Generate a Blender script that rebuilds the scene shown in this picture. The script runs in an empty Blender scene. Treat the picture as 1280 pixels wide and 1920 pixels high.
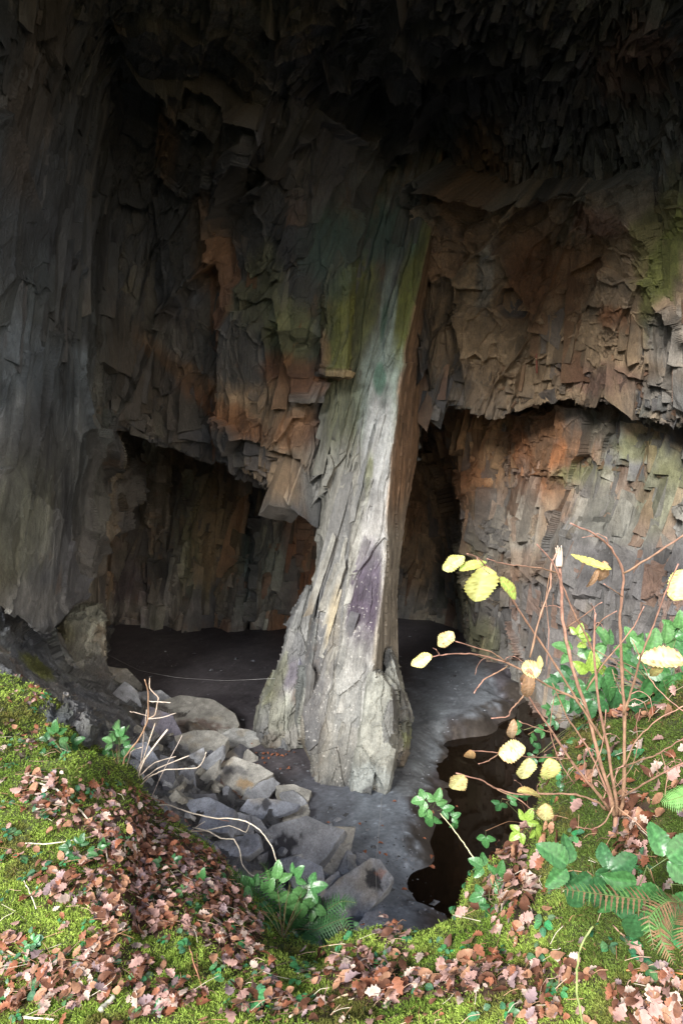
import bpy, bmesh, math, random
import numpy as np
from mathutils import Vector, Matrix
from mathutils.bvhtree import BVHTree
from concurrent.futures import ThreadPoolExecutor
POOL = ThreadPoolExecutor(8)
QUAL = 1.15
R = math.radians
random.seed(7)
rng = np.random.default_rng(7)
S = bpy.context.scene
C = S.collection

# ------------------------------------------------------------------ camera
PITCH = R(6.0); EYE = 6.0; FPX = 1280.0
cam_d = bpy.data.cameras.new('camera'); cam = bpy.data.objects.new('camera', cam_d); C.objects.link(cam)
cam.location = (0, 0, EYE); cam.rotation_euler = (R(90) - PITCH, 0, 0)
cam_d.sensor_fit = 'VERTICAL'; cam_d.sensor_height = 36; cam_d.lens = 24
cam_d.clip_start = 0.05; cam_d.clip_end = 500
S.camera = cam
# ------------------------------------------------------------------ world, sun, exposure
SUN_EL, SUN_AZ = 30.0, -30.0       # azimuth of the place it comes from, measured from straight behind the camera
w = bpy.data.worlds.new('World'); S.world = w; w.use_nodes = True
nt = w.node_tree; bg = nt.nodes['Background']
sky = nt.nodes.new('ShaderNodeTexSky'); sky.sky_type = 'NISHITA'; sky.sun_disc = False
sky.sun_elevation = R(SUN_EL); sky.sun_rotation = R(180 + SUN_AZ)
sky.air_density = 1.0; sky.dust_density = 1.5; sky.ozone_density = 1.0
nt.links.new(sky.outputs[0], bg.inputs[0]); bg.inputs[1].default_value = 0.12
sl = bpy.data.lights.new('sun', 'SUN'); sun = bpy.data.objects.new('sun', sl); C.objects.link(sun)
sl.energy = 5.0; sl.angle = R(22); sl.color = (1.0, 0.97, 0.92)
d_ = Vector((math.sin(R(SUN_AZ)) * math.cos(R(SUN_EL)), -math.cos(R(SUN_AZ)) * math.cos(R(SUN_EL)), math.sin(R(SUN_EL))))
sun.rotation_euler = d_.to_track_quat('Z', 'Y').to_euler()
S.view_settings.view_transform = 'Standard'; S.view_settings.look = 'None'
S.view_settings.exposure = 1.15; S.view_settings.gamma = 1.0
S.render.engine = 'CYCLES'
S.cycles.max_bounces = 8; S.cycles.diffuse_bounces = 5
S.cycles.sample_clamp_indirect = 4.0

# ------------------------------------------------------------------ picture <-> place
cP, sP = math.cos(PITCH), math.sin(PITCH)
def ray(px, py):
    u = (960.0 - np.asarray(py, float)) / FPX; x = (np.asarray(px, float) - 640.0) / FPX
    return x, cP + u * sP, -sP + u * cP
def at(px, py, Y):
    x, y, z = ray(px, py); t = np.asarray(Y, float) / y
    return np.stack(np.broadcast_arrays(x * t, np.asarray(Y, float) + 0 * t, EYE + z * t), -1)
def proj(Pn):
    x = Pn[..., 0]; y = Pn[..., 1]; z = Pn[..., 2] - EYE
    f = np.maximum(y * cP - z * sP, 0.05); u = y * sP + z * cP
    return 640 + FPX * x / f, 960 - FPX * u / f
def floor_at(px, py, z=0.0):
    x, y, dz = ray(px, py); t = (z - EYE) / dz
    return np.stack([x * t, y * t, z + 0 * t], -1)

# ------------------------------------------------------------------ noise
def par(fn, A):
    """run fn over row blocks of A in threads"""
    parts = [p for p in np.array_split(A, 16) if len(p)]
    return list(POOL.map(fn, parts))
def hsh(ix, iy, iz, s):
    with np.errstate(over='ignore'):
        h = (ix.astype(np.uint32) * np.uint32(374761393) + iy.astype(np.uint32) * np.uint32(668265263)
             + iz.astype(np.uint32) * np.uint32(2147483647) + np.uint32((s * 974711) % 4294967295))
        h = (h ^ (h >> np.uint32(13))) * np.uint32(1274126177)
        h = (h ^ (h >> np.uint32(15))) * np.uint32(2246822519)
        h = h ^ (h >> np.uint32(13))
    return h
def h01(h): return (h & np.uint32(0xffffff)).astype(np.float32) / np.float32(16777215.0)
def rehash(h, s):
    with np.errstate(over='ignore'):
        h = (h + np.uint32(s * 7919 + 1)) * np.uint32(2654435761)
        h = (h ^ (h >> np.uint32(15))) * np.uint32(2246822519)
    return h01(h ^ (h >> np.uint32(13)))
def vnoise(Q, s=0):
    i = np.floor(Q).astype(np.int32); f = (Q - i).astype(np.float32); f = f * f * f * (f * (f * 6 - 15) + 10)
    o = 0
    for a in (0, 1):
        wx = f[..., 0] if a else 1 - f[..., 0]
        for b in (0, 1):
            wy = f[..., 1] if b else 1 - f[..., 1]
            for c in (0, 1):
                wz = f[..., 2] if c else 1 - f[..., 2]
                o = o + wx * wy * wz * h01(hsh(i[..., 0] + a, i[..., 1] + b, i[..., 2] + c, s))
    return o * 2 - 1
def fbm(Q, octv=4, s=0, gain=.5):
    o = 0; a = 1; t = 0
    for k in range(octv):
        o = o + a * vnoise(Q * (2.03 ** k) + 17.3 * k, s + k); t += a; a *= gain
    return o / t
def voro(Q, s=0):
    Q = Q.astype(np.float32); i0 = np.floor(Q).astype(np.int32)
    n = Q.shape[:-1]; F1 = np.full(n, 9., np.float32); F2 = np.full(n, 9., np.float32); ID = np.zeros(n, np.uint32); D = np.zeros(Q.shape, np.float32)
    for a in (-1, 0, 1):
        for b in (-1, 0, 1):
            for c in (-1, 0, 1):
                ix, iy, iz = i0[..., 0] + a, i0[..., 1] + b, i0[..., 2] + c
                h = hsh(ix, iy, iz, s)
                dd = np.stack([Q[..., 0] - ix - rehash(h, 1), Q[..., 1] - iy - rehash(h, 2), Q[..., 2] - iz - rehash(h, 3)], -1)
                r = .75 * np.abs(dd).max(-1) + .25 * np.sqrt((dd ** 2).sum(-1))
                m = r < F1
                F2 = np.where(m, F1, np.minimum(F2, r))
                F1 = np.where(m, r, F1); ID = np.where(m, h, ID); D = np.where(m[..., None], dd, D)
    return F1, F2, ID, D
# slate frame: the cleavage stands almost upright and leans to the right
LEAN = R(13)
SL = np.array([math.sin(LEAN), -0.10, math.cos(LEAN)]); SL /= np.linalg.norm(SL)
SA = np.array([1.0, 0.45, 0.0]); SA -= SL * SA.dot(SL); SA /= np.linalg.norm(SA)
SB = np.cross(SL, SA)
def slate(Pn): return np.stack([Pn @ SA, Pn @ SB, Pn @ SL], -1)
def sstep(a, b, x):
    t = np.clip((x - a) / (b - a), 0, 1); return t * t * (3 - 2 * t)

LV = [(2.3, 2.4, .55), (.95, 2.6, .26), (.38, 2.8, .11), (.14, 3.5, .035)]
def fracture(Pn, s=0, k=1.0, levels=LV):
    rs = par(lambda p: fracture_(p, s, k, levels), Pn)
    return np.concatenate([r[0] for r in rs]), [np.concatenate([r[1][i] for r in rs]) for i in range(len(levels))], np.concatenate([r[2] for r in rs])
def fracture_(Pn, s=0, k=1.0, levels=LV):
    """stepped plates, ledges and cracks; returns displacement and the cell ids of each scale"""
    Pn = Pn.astype(np.float32)
    Q = slate(Pn + 0.07 * np.stack([fbm(Pn * .6, 2, s + 50), fbm(Pn * .6, 2, s + 60), fbm(Pn * .6, 2, s + 70)], -1))
    Q = Q + .012 * np.stack([vnoise(Pn * 5, s + 51), vnoise(Pn * 5, s + 61), 2 * vnoise(Pn * 5, s + 71)], -1)
    d = 0; ids = []
    for n, (size, st, amp) in enumerate(levels):
        q = Q / np.array([size * .8, size * 1.3, size * st])
        F1, F2, ID, D = voro(q, s + n * 7)
        t = (rehash(ID, 4) - .5) * 2.2 * D[..., 0] + (rehash(ID, 5) - .5) * .9 * D[..., 1] + (rehash(ID, 6) - .5) * 2.2 * D[..., 2]
        crack = 1 - sstep(0, .05 + .02 * n, F2 - F1)
        d = d + amp * ((rehash(ID, 7) - .5) * 1.0 + t - .42 * crack * (rehash(ID, 8) > .35))
        ids.append(ID)
    fib = vnoise(Q * np.array([38, 20, 3.0]), s + 90) * .5 + vnoise(Q * np.array([90, 60, 9.0]), s + 91) * .5
    d = d + .010 * fib * k
    return d * k, ids, Q

# ------------------------------------------------------------------ mesh helpers
def mk(name, V, F, mat, parent=None, col=None, smooth=False):
    V = np.asarray(V, np.float32).reshape(-1, 3); F = np.asarray(F, np.int32)
    me = bpy.data.meshes.new(name); n = F.shape[1]
    me.vertices.add(len(V)); me.vertices.foreach_set('co', V.ravel())
    me.loops.add(F.size); me.loops.foreach_set('vertex_index', F.ravel())
    me.polygons.add(len(F)); me.polygons.foreach_set('loop_start', np.arange(0, F.size, n, dtype=np.int32))
    me.polygons.foreach_set('loop_total', np.full(len(F), n, np.int32))
    me.polygons.foreach_set('use_smooth', np.full(len(F), smooth, bool))
    me.update(calc_edges=True); me.validate()
    if col is not None:
        a = me.color_attributes.new('Col', 'FLOAT_COLOR', 'POINT')
        cc = np.ones((len(V), 4), np.float32); cc[:, :3] = np.asarray(col).reshape(-1, 3); a.data.foreach_set('color', cc.ravel())
    if mat: me.materials.append(mat)
    o = bpy.data.objects.new(name, me); C.objects.link(o)
    if parent: o.parent = parent
    return o
def tag(o, label=None, cat=None, group=None, kind=None):
    if label: o['label'] = label
    if cat: o['category'] = cat
    if group: o['group'] = group
    if kind: o['kind'] = kind
    return o
def empty(name, loc=(0, 0, 0)):
    o = bpy.data.objects.new(name, None); C.objects.link(o); o.location = loc; o.empty_display_size = .1
    return o
def gridfaces(nv, nu, wrap=False):
    i = np.arange(nv - 1)[:, None]; j = np.arange(nu if wrap else nu - 1)[None, :]
    a = i * nu + j; b = i * nu + (j + 1) % nu
    return np.stack([a, b, b + nu, a + nu], -1).reshape(-1, 4)
def catmull(K, counts, axis, sm=.45):
    K = np.moveaxis(K, axis, 0); out = []
    n = len(K)
    for i in range(n - 1):
        p0 = K[max(i - 1, 0)] if i > 0 else 2 * K[0] - K[1]; p1 = K[i]; p2 = K[i + 1]
        p3 = K[i + 2] if i + 2 < n else 2 * K[-1] - K[-2]
        m = counts[i]
        t = (np.arange(m) / m).reshape((-1,) + (1,) * (K.ndim - 1))
        cr = .5 * ((2 * p1) + (-p0 + p2) * t + (2 * p0 - 5 * p1 + 4 * p2 - p3) * t ** 2 + (-p0 + 3 * p1 - 3 * p2 + p3) * t ** 3)
        ln = p1 * (1 - t) + p2 * t
        out.append(cr * sm + ln * (1 - sm))
    out.append(K[-1:]); return np.moveaxis(np.concatenate(out, 0), 0, axis)
def gridnormal(Pn, flip=1, wrap=False):
    du = (np.roll(Pn, -1, 1) - np.roll(Pn, 1, 1)) if wrap else np.gradient(Pn, axis=1)
    dv = np.gradient(Pn, axis=0)
    n = np.cross(du, dv) * flip; return n / np.maximum(np.linalg.norm(n, axis=-1, keepdims=True), 1e-9)
def dense(K, step, step_v=None, sm=.45):
    """world control grid -> dense grid, about `step` picture units per cell"""
    step = step / QUAL
    X, Yp = proj(K); X = np.clip(X, -150, 1430); Yp = np.clip(Yp, -150, 2070)
    su = np.hypot(np.diff(X, axis=1), np.diff(Yp, axis=1)).max(0); sv = np.hypot(np.diff(X, axis=0), np.diff(Yp, axis=0)).max(1)
    cu = [int(max(6, min(400, v / step))) for v in su]; cv = [int(max(6, min(400, v / (step_v or step)))) for v in sv]
    return catmull(catmull(K, cu, 1, sm), cv, 0, sm)

# ------------------------------------------------------------------ materials
def newmat(name):
    m = bpy.data.materials.new(name); m.use_nodes = True; t = m.node_tree
    return m, t, t.nodes['Principled BSDF']
def N(t, typ, **kw):
    n = t.nodes.new(typ)
    for k, v in kw.items():
        if k in n.inputs.keys(): n.inputs[k].default_value = v
        else: setattr(n, k, v)
    return n
def mat_rock(name, rough=.62, bump=.5, spec=.4, scale=1.0, wet=0.0):
    m, t, b = newmat(name); L = t.links
    at_ = N(t, 'ShaderNodeAttribute', attribute_name='Col')
    tc = N(t, 'ShaderNodeTexCoord')
    mp = N(t, 'ShaderNodeMapping'); mp.inputs['Rotation'].default_value = (0, -LEAN, R(-24)); mp.inputs['Scale'].default_value = (1, 1, .26)
    L.new(tc.outputs['Object'], mp.inputs[0])
    n1 = N(t, 'ShaderNodeTexNoise', Scale=26.0 * scale, Detail=8.0, Roughness=.7); L.new(mp.outputs[0], n1.inputs['Vector'])
    n2 = N(t, 'ShaderNodeTexNoise', Scale=3.1 * scale, Detail=9.0, Roughness=.66); L.new(tc.outputs['Object'], n2.inputs['Vector'])
    n3 = N(t, 'ShaderNodeTexNoise', Scale=48.0 * scale, Detail=4.0, Roughness=.75); L.new(tc.outputs['Object'], n3.inputs['Vector'])
    def rng_(src, a, b_, lo, hi):
        r = N(t, 'ShaderNodeMapRange'); L.new(src, r.inputs[0])
        for i, v in zip((1, 2, 3, 4), (a, b_, lo, hi)): r.inputs[i].default_value = v
        return r.outputs[0]
    def mul(a, b_):
        mm = N(t, 'ShaderNodeMath', operation='MULTIPLY'); L.new(a, mm.inputs[0]); L.new(b_, mm.inputs[1]); return mm.outputs[0]
    f = mul(mul(rng_(n1.outputs[0], .3, .7, .72, 1.28), rng_(n2.outputs[0], .3, .7, .72, 1.28)), rng_(n3.outputs[0], .3, .75, .8, 1.3))
    vm = N(t, 'ShaderNodeVectorMath', operation='SCALE'); L.new(at_.outputs['Color'], vm.inputs[0]); L.new(f, vm.inputs['Scale'])
    L.new(vm.outputs[0], b.inputs['Base Color'])
    L.new(rng_(n2.outputs[0], .35, .7, rough - .14 - wet, rough + .14), b.inputs['Roughness'])
    b.inputs['Specular IOR Level'].default_value = spec
    ad = N(t, 'ShaderNodeMath', operation='ADD'); L.new(n1.outputs[0], ad.inputs[0]); L.new(n3.outputs[0], ad.inputs[1])
    bp = N(t, 'ShaderNodeBump', Strength=bump, Distance=.055); L.new(ad.outputs[0], bp.inputs['Height'])
    L.new(bp.outputs[0], b.inputs['Normal'])
    return m
M_wall = mat_rock('slate_rock', bump=.75, spec=.45, wet=.1)
M_pillar = mat_rock('pillar_slate', rough=.72, bump=.24, spec=.3, scale=1.7)
M_slab = mat_rock('slab_rock', rough=.7, bump=.4, scale=1.6, spec=.3)

# ------------------------------------------------------------------ rock colour
PAL = np.array([[.150, .148, .140], [.115, .118, .122], [.175, .150, .115], [.200, .190, .170], [.085, .088, .095], [.135, .145, .120], [.150, .128, .105]])
PW = np.array([.22, .2, .16, .1, .14, .1, .08]); PC = np.cumsum(PW / PW.sum())
RUST = (.27, .120, .052); RUST2 = (.28, .145, .070); PINK = (.30, .17, .125); TAN = (.43, .30, .18); GREEN = (.165, .175, .045); MINT = (.27, .32, .28); WHITE = (.36, .35, .34)
TEAL = (.065, .115, .108); PURP = (.085, .07, .095); DARK = (.035, .035, .038); GREY = (.27, .265, .245); OLIVE = (.17, .18, .09); BLUE = (.15, .18, .21); BROWN = (.20, .12, .065)
def rockcol(Pn, ids, Q, blobs, s=0, tint=(1, 1, 1)):
    P_, I0, I1, I2, Q_ = Pn, ids[0], ids[1], ids[2], Q
    parts = np.array_split(np.arange(len(Pn)), 16)
    rs = list(POOL.map(lambda ii: rockcol_(P_[ii].astype(np.float32), [I0[ii], I1[ii], I2[ii]], Q_[ii], blobs, s, tint), [p for p in parts if len(p)]))
    return np.concatenate(rs)
def rockcol_(Pn, ids, Q, blobs, s, tint):
    px, py = proj(Pn)
    r = rehash(ids[1], 21); idx = np.searchsorted(PC, np.clip(r, 0, .9999)); c = PAL[idx]
    r2 = rehash(ids[0], 22); c = .65 * c + .35 * PAL[np.searchsorted(PC, np.clip(r2, 0, .9999))]
    c = c * (0.6 + .8 * rehash(ids[2], 23))[..., None]
    n = fbm(Q * np.array([1.6, 1.2, .5]), 5, s + 5); n2 = fbm(Q * np.array([9, 6, 1.3]), 4, s + 15); n3 = fbm(Q * np.array([3.5, 3.5, 2.2]), 5, s + 25, .65)
    c = c * np.clip(1 + .45 * n + .5 * n2, .25, 2)[..., None]
    # rust seeping in patches
    wr = .7 * sstep(.22, .42, n3 + .25 * (rehash(ids[1], 33) - .5)) * .55
    c = c * (1 - wr[..., None]) + np.array(BROWN) * .9 * wr[..., None]
    # pale runs down the face
    wp = sstep(.34, .62, n2) * .5 * sstep(-.1, .3, n)
    c = c * (1 - wp[..., None]) + np.array([.30, .31, .33]) * wp[..., None]
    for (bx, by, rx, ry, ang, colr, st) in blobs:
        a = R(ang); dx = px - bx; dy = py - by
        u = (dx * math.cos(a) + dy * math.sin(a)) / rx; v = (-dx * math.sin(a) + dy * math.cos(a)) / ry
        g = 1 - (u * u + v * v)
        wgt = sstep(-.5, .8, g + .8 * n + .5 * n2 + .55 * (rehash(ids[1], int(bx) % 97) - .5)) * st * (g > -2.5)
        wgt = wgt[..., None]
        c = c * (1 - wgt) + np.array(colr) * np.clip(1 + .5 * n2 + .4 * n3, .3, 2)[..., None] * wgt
    rv = rehash(ids[1], 44); c = c * ((.8 + .4 * rv) if 30 < s < 60 or s == 404 else (.62 + .72 * rv))[..., None]
    rk = rehash(ids[1], 45); g = ((rk < .14) * .6)[..., None]; c = c * (1 - g) + np.array([.12, .12, .125]) * g
    g = (((rk > .86) & (px > 400)) * (0.0 if 30 < s < 60 or s == 404 else (.25 if s in (11, 403) else .45)))[..., None] * sstep(300, 520, py)[..., None]; c = c * (1 - g) + np.array(RUST) * g
    return np.clip(c * np.array(tint), .012, .8)

def rocksheet(name, K, blobs=(), step=2.0, k=1.0, s=0, flip=1, mat=None, lip=0.0, liprow=None, levels=LV, tint=(1, 1, 1), parent=None, post=None, kfun=None, lipw=None):
    G = dense(K, step); nrm = gridnormal(G, flip)
    d, ids, Q = fracture(G, s, k, levels)
    if kfun: d = d * kfun(*proj(G))
    V = G + nrm * d[..., None]
    if lip:
        F1, F2, ID, D = voro(Q / np.array([.34, .4, 40.]), s + 200)
        F1b, F2b, IDb, Db = voro(Q / np.array([.12, .14, 40.]), s + 201)
        lw = lipw(*proj(G)) if lipw else 1.0
        V = V - SL * (lip * lw * ((rehash(ID, 3) - .4) + .45 * (rehash(IDb, 3) - .5)))[..., None]
    if post is not None: V = post(V, G)
    rocksheet.last = (G, nrm)
    c = rockcol(G, ids, Q, blobs, s, tint)
    o = mk(name, V, gridfaces(*G.shape[:2]), mat or M_wall, parent, c)
    return o, V


# ------------------------------------------------------------------ cleaved slate blocks standing out of a rock face
def box_shell(nw, nd, nl):
    """unit box surface grid, separate faces"""
    V, F = [], []
    def face(o_, u, v, a, b):
        st = len(V)
        for i in range(a + 1):
            for j in range(b + 1): V.append([o_[k] + u[k] * i / a + v[k] * j / b for k in range(3)])
        for i in range(a):
            for j in range(b): p = st + i * (b + 1) + j; F.append([p, p + b + 1, p + b + 2, p + 1])
    face((-.5, -.5, -.5), (1, 0, 0), (0, 0, 1), nw, nl); face((.5, .5, -.5), (-1, 0, 0), (0, 0, 1), nw, nl)
    face((.5, -.5, -.5), (0, 1, 0), (0, 0, 1), nd, nl); face((-.5, .5, -.5), (0, -1, 0), (0, 0, 1), nd, nl)
    face((-.5, -.5, .5), (1, 0, 0), (0, 1, 0), nw, nd); face((-.5, .5, -.5), (1, 0, 0), (0, -1, 0), nw, nd)
    return np.array(V), np.array(F)
BXS = box_shell(5, 2, 10)
def blocks(name, G, nrm, count, blobs, s, sizefn, tint=(1, 1, 1), mat=None, parent=None, region=(-60, -60, 1340, 1500), lipup=False, okf=None):
    """sizefn(px, py, r) -> width, thickness, length, how far it stands out"""
    r_ = np.random.default_rng(s); H_, W_ = G.shape[:2]; gx, gy = proj(G)
    ok = (gx > region[0]) & (gx < region[2]) & (gy > region[1]) & (gy < region[3]) & (G[..., 1] > 1)
    if okf: ok &= okf(gx, gy)
    vd = (G - np.array([0, 0, EYE])); vd = vd / np.linalg.norm(vd, axis=-1, keepdims=True); ok &= np.abs((nrm * vd).sum(-1)) > .22
    view = G - np.array([0, 0, EYE]); nrm = np.where(((nrm * view).sum(-1) < 0)[..., None], nrm, -nrm)
    # even in the picture: weight by the picture area of each grid cell
    ax = np.nan_to_num(np.abs(np.gradient(gx, axis=1) * np.gradient(gy, axis=0) - np.gradient(gx, axis=0) * np.gradient(gy, axis=1))) * ok
    p = ax.ravel() / ax.sum(); pick = r_.choice(H_ * W_, count, p=p)
    P0 = G.reshape(-1, 3)[pick]; N0 = nrm.reshape(-1, 3)[pick]; X0 = gx.ravel()[pick]; Y0 = gy.ravel()[pick]
    Wd, Th, Ln, Pr = sizefn(X0, Y0, r_)
    ns = np.clip((P0[:, 1] / 12.0) ** 1.6, .22, 1.1); Wd, Th, Ln, Pr = Wd * ns, Th * ns, Ln * ns, Pr * ns
    # local frame: along the cleavage, broad face turned to the rock face normal with a random yaw
    if lipup: P0 = P0 + SL[None] * (Ln * .5 * sstep(150, 0, np.interp(X0, cols, lipy) - Y0))[:, None]
    dn = np.clip(-(N0 @ SL) * 1.3, 0, 1); sh = 1 - .55 * sstep(.45, .9, dn) * (Y0 < 520); Ln = Ln * sh; Wd = Wd * sh; Pr = Pr * sh ** 2; P0 = P0 + SL[None] * (Ln * (.22 - r_.uniform(.02, .16, count)) * dn)[:, None]
    l = SL[None] - N0 * (N0 @ SL)[:, None] * r_.uniform(.75, 1.0, (count, 1)) + r_.normal(0, .05, (count, 3)); l /= np.linalg.norm(l, axis=1, keepdims=True)
    jt = np.clip(Pr / Th / .18, .15, 1)[:, None]; f = N0 + np.array([.10, -.35, 0]) * jt + r_.normal(0, .30, (count, 3)) * np.array([1, 1, .5]) * jt; f -= l * (f * l).sum(1, keepdims=True); f /= np.maximum(np.linalg.norm(f, axis=1, keepdims=True), 1e-6)
    a = np.cross(f, l)
    B, Fc = BXS; nb_ = len(B)
    u = B[None, :, 0] * np.ones((count, 1)); v = B[None, :, 1] * np.ones((count, 1)); t = B[None, :, 2] * np.ones((count, 1))
    tap = r_.uniform(-.35, .45, (count, 1)); u2 = u * (1 - tap * (t + .5)) + r_.uniform(-.15, .15, (count, 1)) * t
    t2 = t + (r_.uniform(-.22, .22, (count, 1)) * u + r_.uniform(-.15, .15, (count, 1)) * v) * np.where(t > 0, 1, -1) * np.abs(t) * 1.2
    v2 = v * (1 + r_.uniform(-.3, .3, (count, 1)) * t) + r_.uniform(-.35, .35, (count, 1)) * u * (v < 0)
    Pq = P0[:, None] + a[:, None] * (u2 * Wd[:, None])[..., None] + l[:, None] * (t2 * Ln[:, None])[..., None] - f[:, None] * ((v2 + .5) * Th[:, None] - Th[:, None] + (Th - Pr)[:, None])[..., None] * 1.0
    Pq = Pq + f[:, None] * 0
    V = Pq.reshape(-1, 3)
    Q = slate(V); fibr = fbm(Q * np.array([26, 18, 2.2]), 2, s + 1); chip = fbm(V * 7, 3, s + 2)
    outw = np.repeat(f, nb_, 0); V = V + outw * (fibr * .012 + chip * .03)[:, None] + np.cross(outw, SL) * (fbm(V * 4.5, 3, s + 6) * .03)[:, None] + SL * (fbm(V * 9, 2, s + 8) * .035)[:, None]
    idb = np.repeat(r_.integers(0, 2 ** 32 - 1, (count, 2), dtype=np.uint64).astype(np.uint32), nb_, 0)
    ida = hsh(np.floor(V[:, 0] / 2.5).astype(np.int32), np.floor(V[:, 1] / 4).astype(np.int32), np.floor(V[:, 2] / 3).astype(np.int32), 3)
    parts = np.array_split(np.arange(len(V)), 16)
    c = np.concatenate(list(POOL.map(lambda ii: rockcol_(V[ii].astype(np.float32), [ida[ii], idb[ii, 0], idb[ii, 1]], Q[ii], blobs, s, tint), parts)))
    F = (np.arange(count)[:, None, None] * nb_ + Fc[None]).reshape(-1, 4)
    if parent is not None: V = V - np.array(parent.location)
    return mk(name, V, F, mat or M_wall, parent, c)
def size_wall(px, py, r_):
    n = len(px); k = r_.random(n) ** 2.6
    W_ = .09 + .62 * k; L_ = W_ * r_.uniform(1.6, 5.5, n); T_ = W_ * r_.uniform(.3, .7, n); P_ = T_ * r_.uniform(.03, .34, n)
    top = sstep(520, 380, py); W_ = W_ * (1 - .45 * top); P_ = P_ * (1 - .72 * top); L_ = L_ * (1 - .15 * top)
    flat = sstep(230, 120, px + .12 * (py - 900)) * sstep(560, 680, py)
    L_ = L_ * (1 + 1.2 * flat); P_ = P_ * (1 - .85 * flat)
    nearlip = sstep(60, 0, np.abs(py - np.interp(px, cols, lipy))); L_ = L_ * (1 - .5 * nearlip); W_ = W_ * (1 - .3 * nearlip)
    return W_, T_, L_, P_
def size_low(px, py, r_):
    n = len(px); k = r_.random(n) ** 1.8
    W_ = .09 + .5 * k; L_ = W_ * r_.uniform(.8, 3.4, n); T_ = W_ * r_.uniform(.35, .8, n); return W_, T_, L_, T_ * r_.uniform(.04, .34, n)
def size_back(px, py, r_):
    n = len(px); k = r_.random(n) ** 1.5
    W_ = .12 + .5 * k; L_ = W_ * r_.uniform(1.5, 5, n); T_ = W_ * r_.uniform(.3, .6, n); return W_, T_, L_, T_ * r_.uniform(.04, .3, n)

# ------------------------------------------------------------------ the upper wall and roof of the chamber
cols = [-330, -120, 0, 84, 100, 122, 165, 205, 300, 430, 495, 560, 610, 700, 790, 850, 930, 1010, 1110, 1200, 1290, 1420, 1600]
lipy = [1040, 1100, 1130, 1185, 1100, 965, 890, 792, 835, 872, 915, 925, 965, 960, 790, 752, 775, 752, 745, 770, 808, 830, 850]
lipY = [7.6, 8.6, 9.6, 10.6, 10.9, 11.3, 12.6, 14.2, 14.8, 14.4, 13.9, 13.6, 13.8, 14.2, 14.4, 14.6, 14.3, 13.7, 13.0, 12.2, 11.3, 9.8, 8.2]
topY = [6.6, 7.4, 8.0, 8.5, 8.6, 8.8, 9.1, 9.4, 9.6, 9.7, 9.6, 9.5, 9.5, 9.4, 9.3, 9.2, 9.1, 8.9, 8.8, 8.6, 8.4, 7.8, 7.0]
cols, lipy, lipY, topY = map(lambda a: np.array(a, float), (cols, lipy, lipY, topY))
rows = []
BROW_Y, BROW_Z = 4.8, 12.1
bx_ = (cols - 640) / 1280 * 13
rows.append(np.stack([bx_ * 1.15, np.full_like(bx_, BROW_Y - .6), np.full_like(bx_, BROW_Z + 5)], -1))
rows.append(np.stack([bx_ * 1.1, np.full_like(bx_, BROW_Y), BROW_Z + .14 * np.clip(bx_, -6, 8)], -1))
rows.append(at(cols, -300, topY * .8))
midb = 1.6 * np.exp(-((cols - 720) / 110) ** 2)
for f, a in ((-.18, -.12), (0, 0), (.2, .34), (.4, .60), (.6, .78), (.8, .9), (.93, .97), (1, 1)):
    rows.append(at(cols, np.maximum(lipy, 700) * f if f < .9 else lipy * f, topY + (lipY - topY) * a + midb * math.sin(math.pi * min(max(a, 0), 1)) ** .7))
lipP = rows[-1]
back = np.array([.25, 1.4, 4.5, 9.5])
for bdist, up in ((.22, .02), (1.1, .18), (3.5, .5), (8.0, .9)):
    q = lipP.copy(); q[:, 1] += bdist; q[:, 0] *= (1 + bdist * .03); q[:, 2] += up; rows.append(q)
KA = np.stack(rows, 0)
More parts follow.
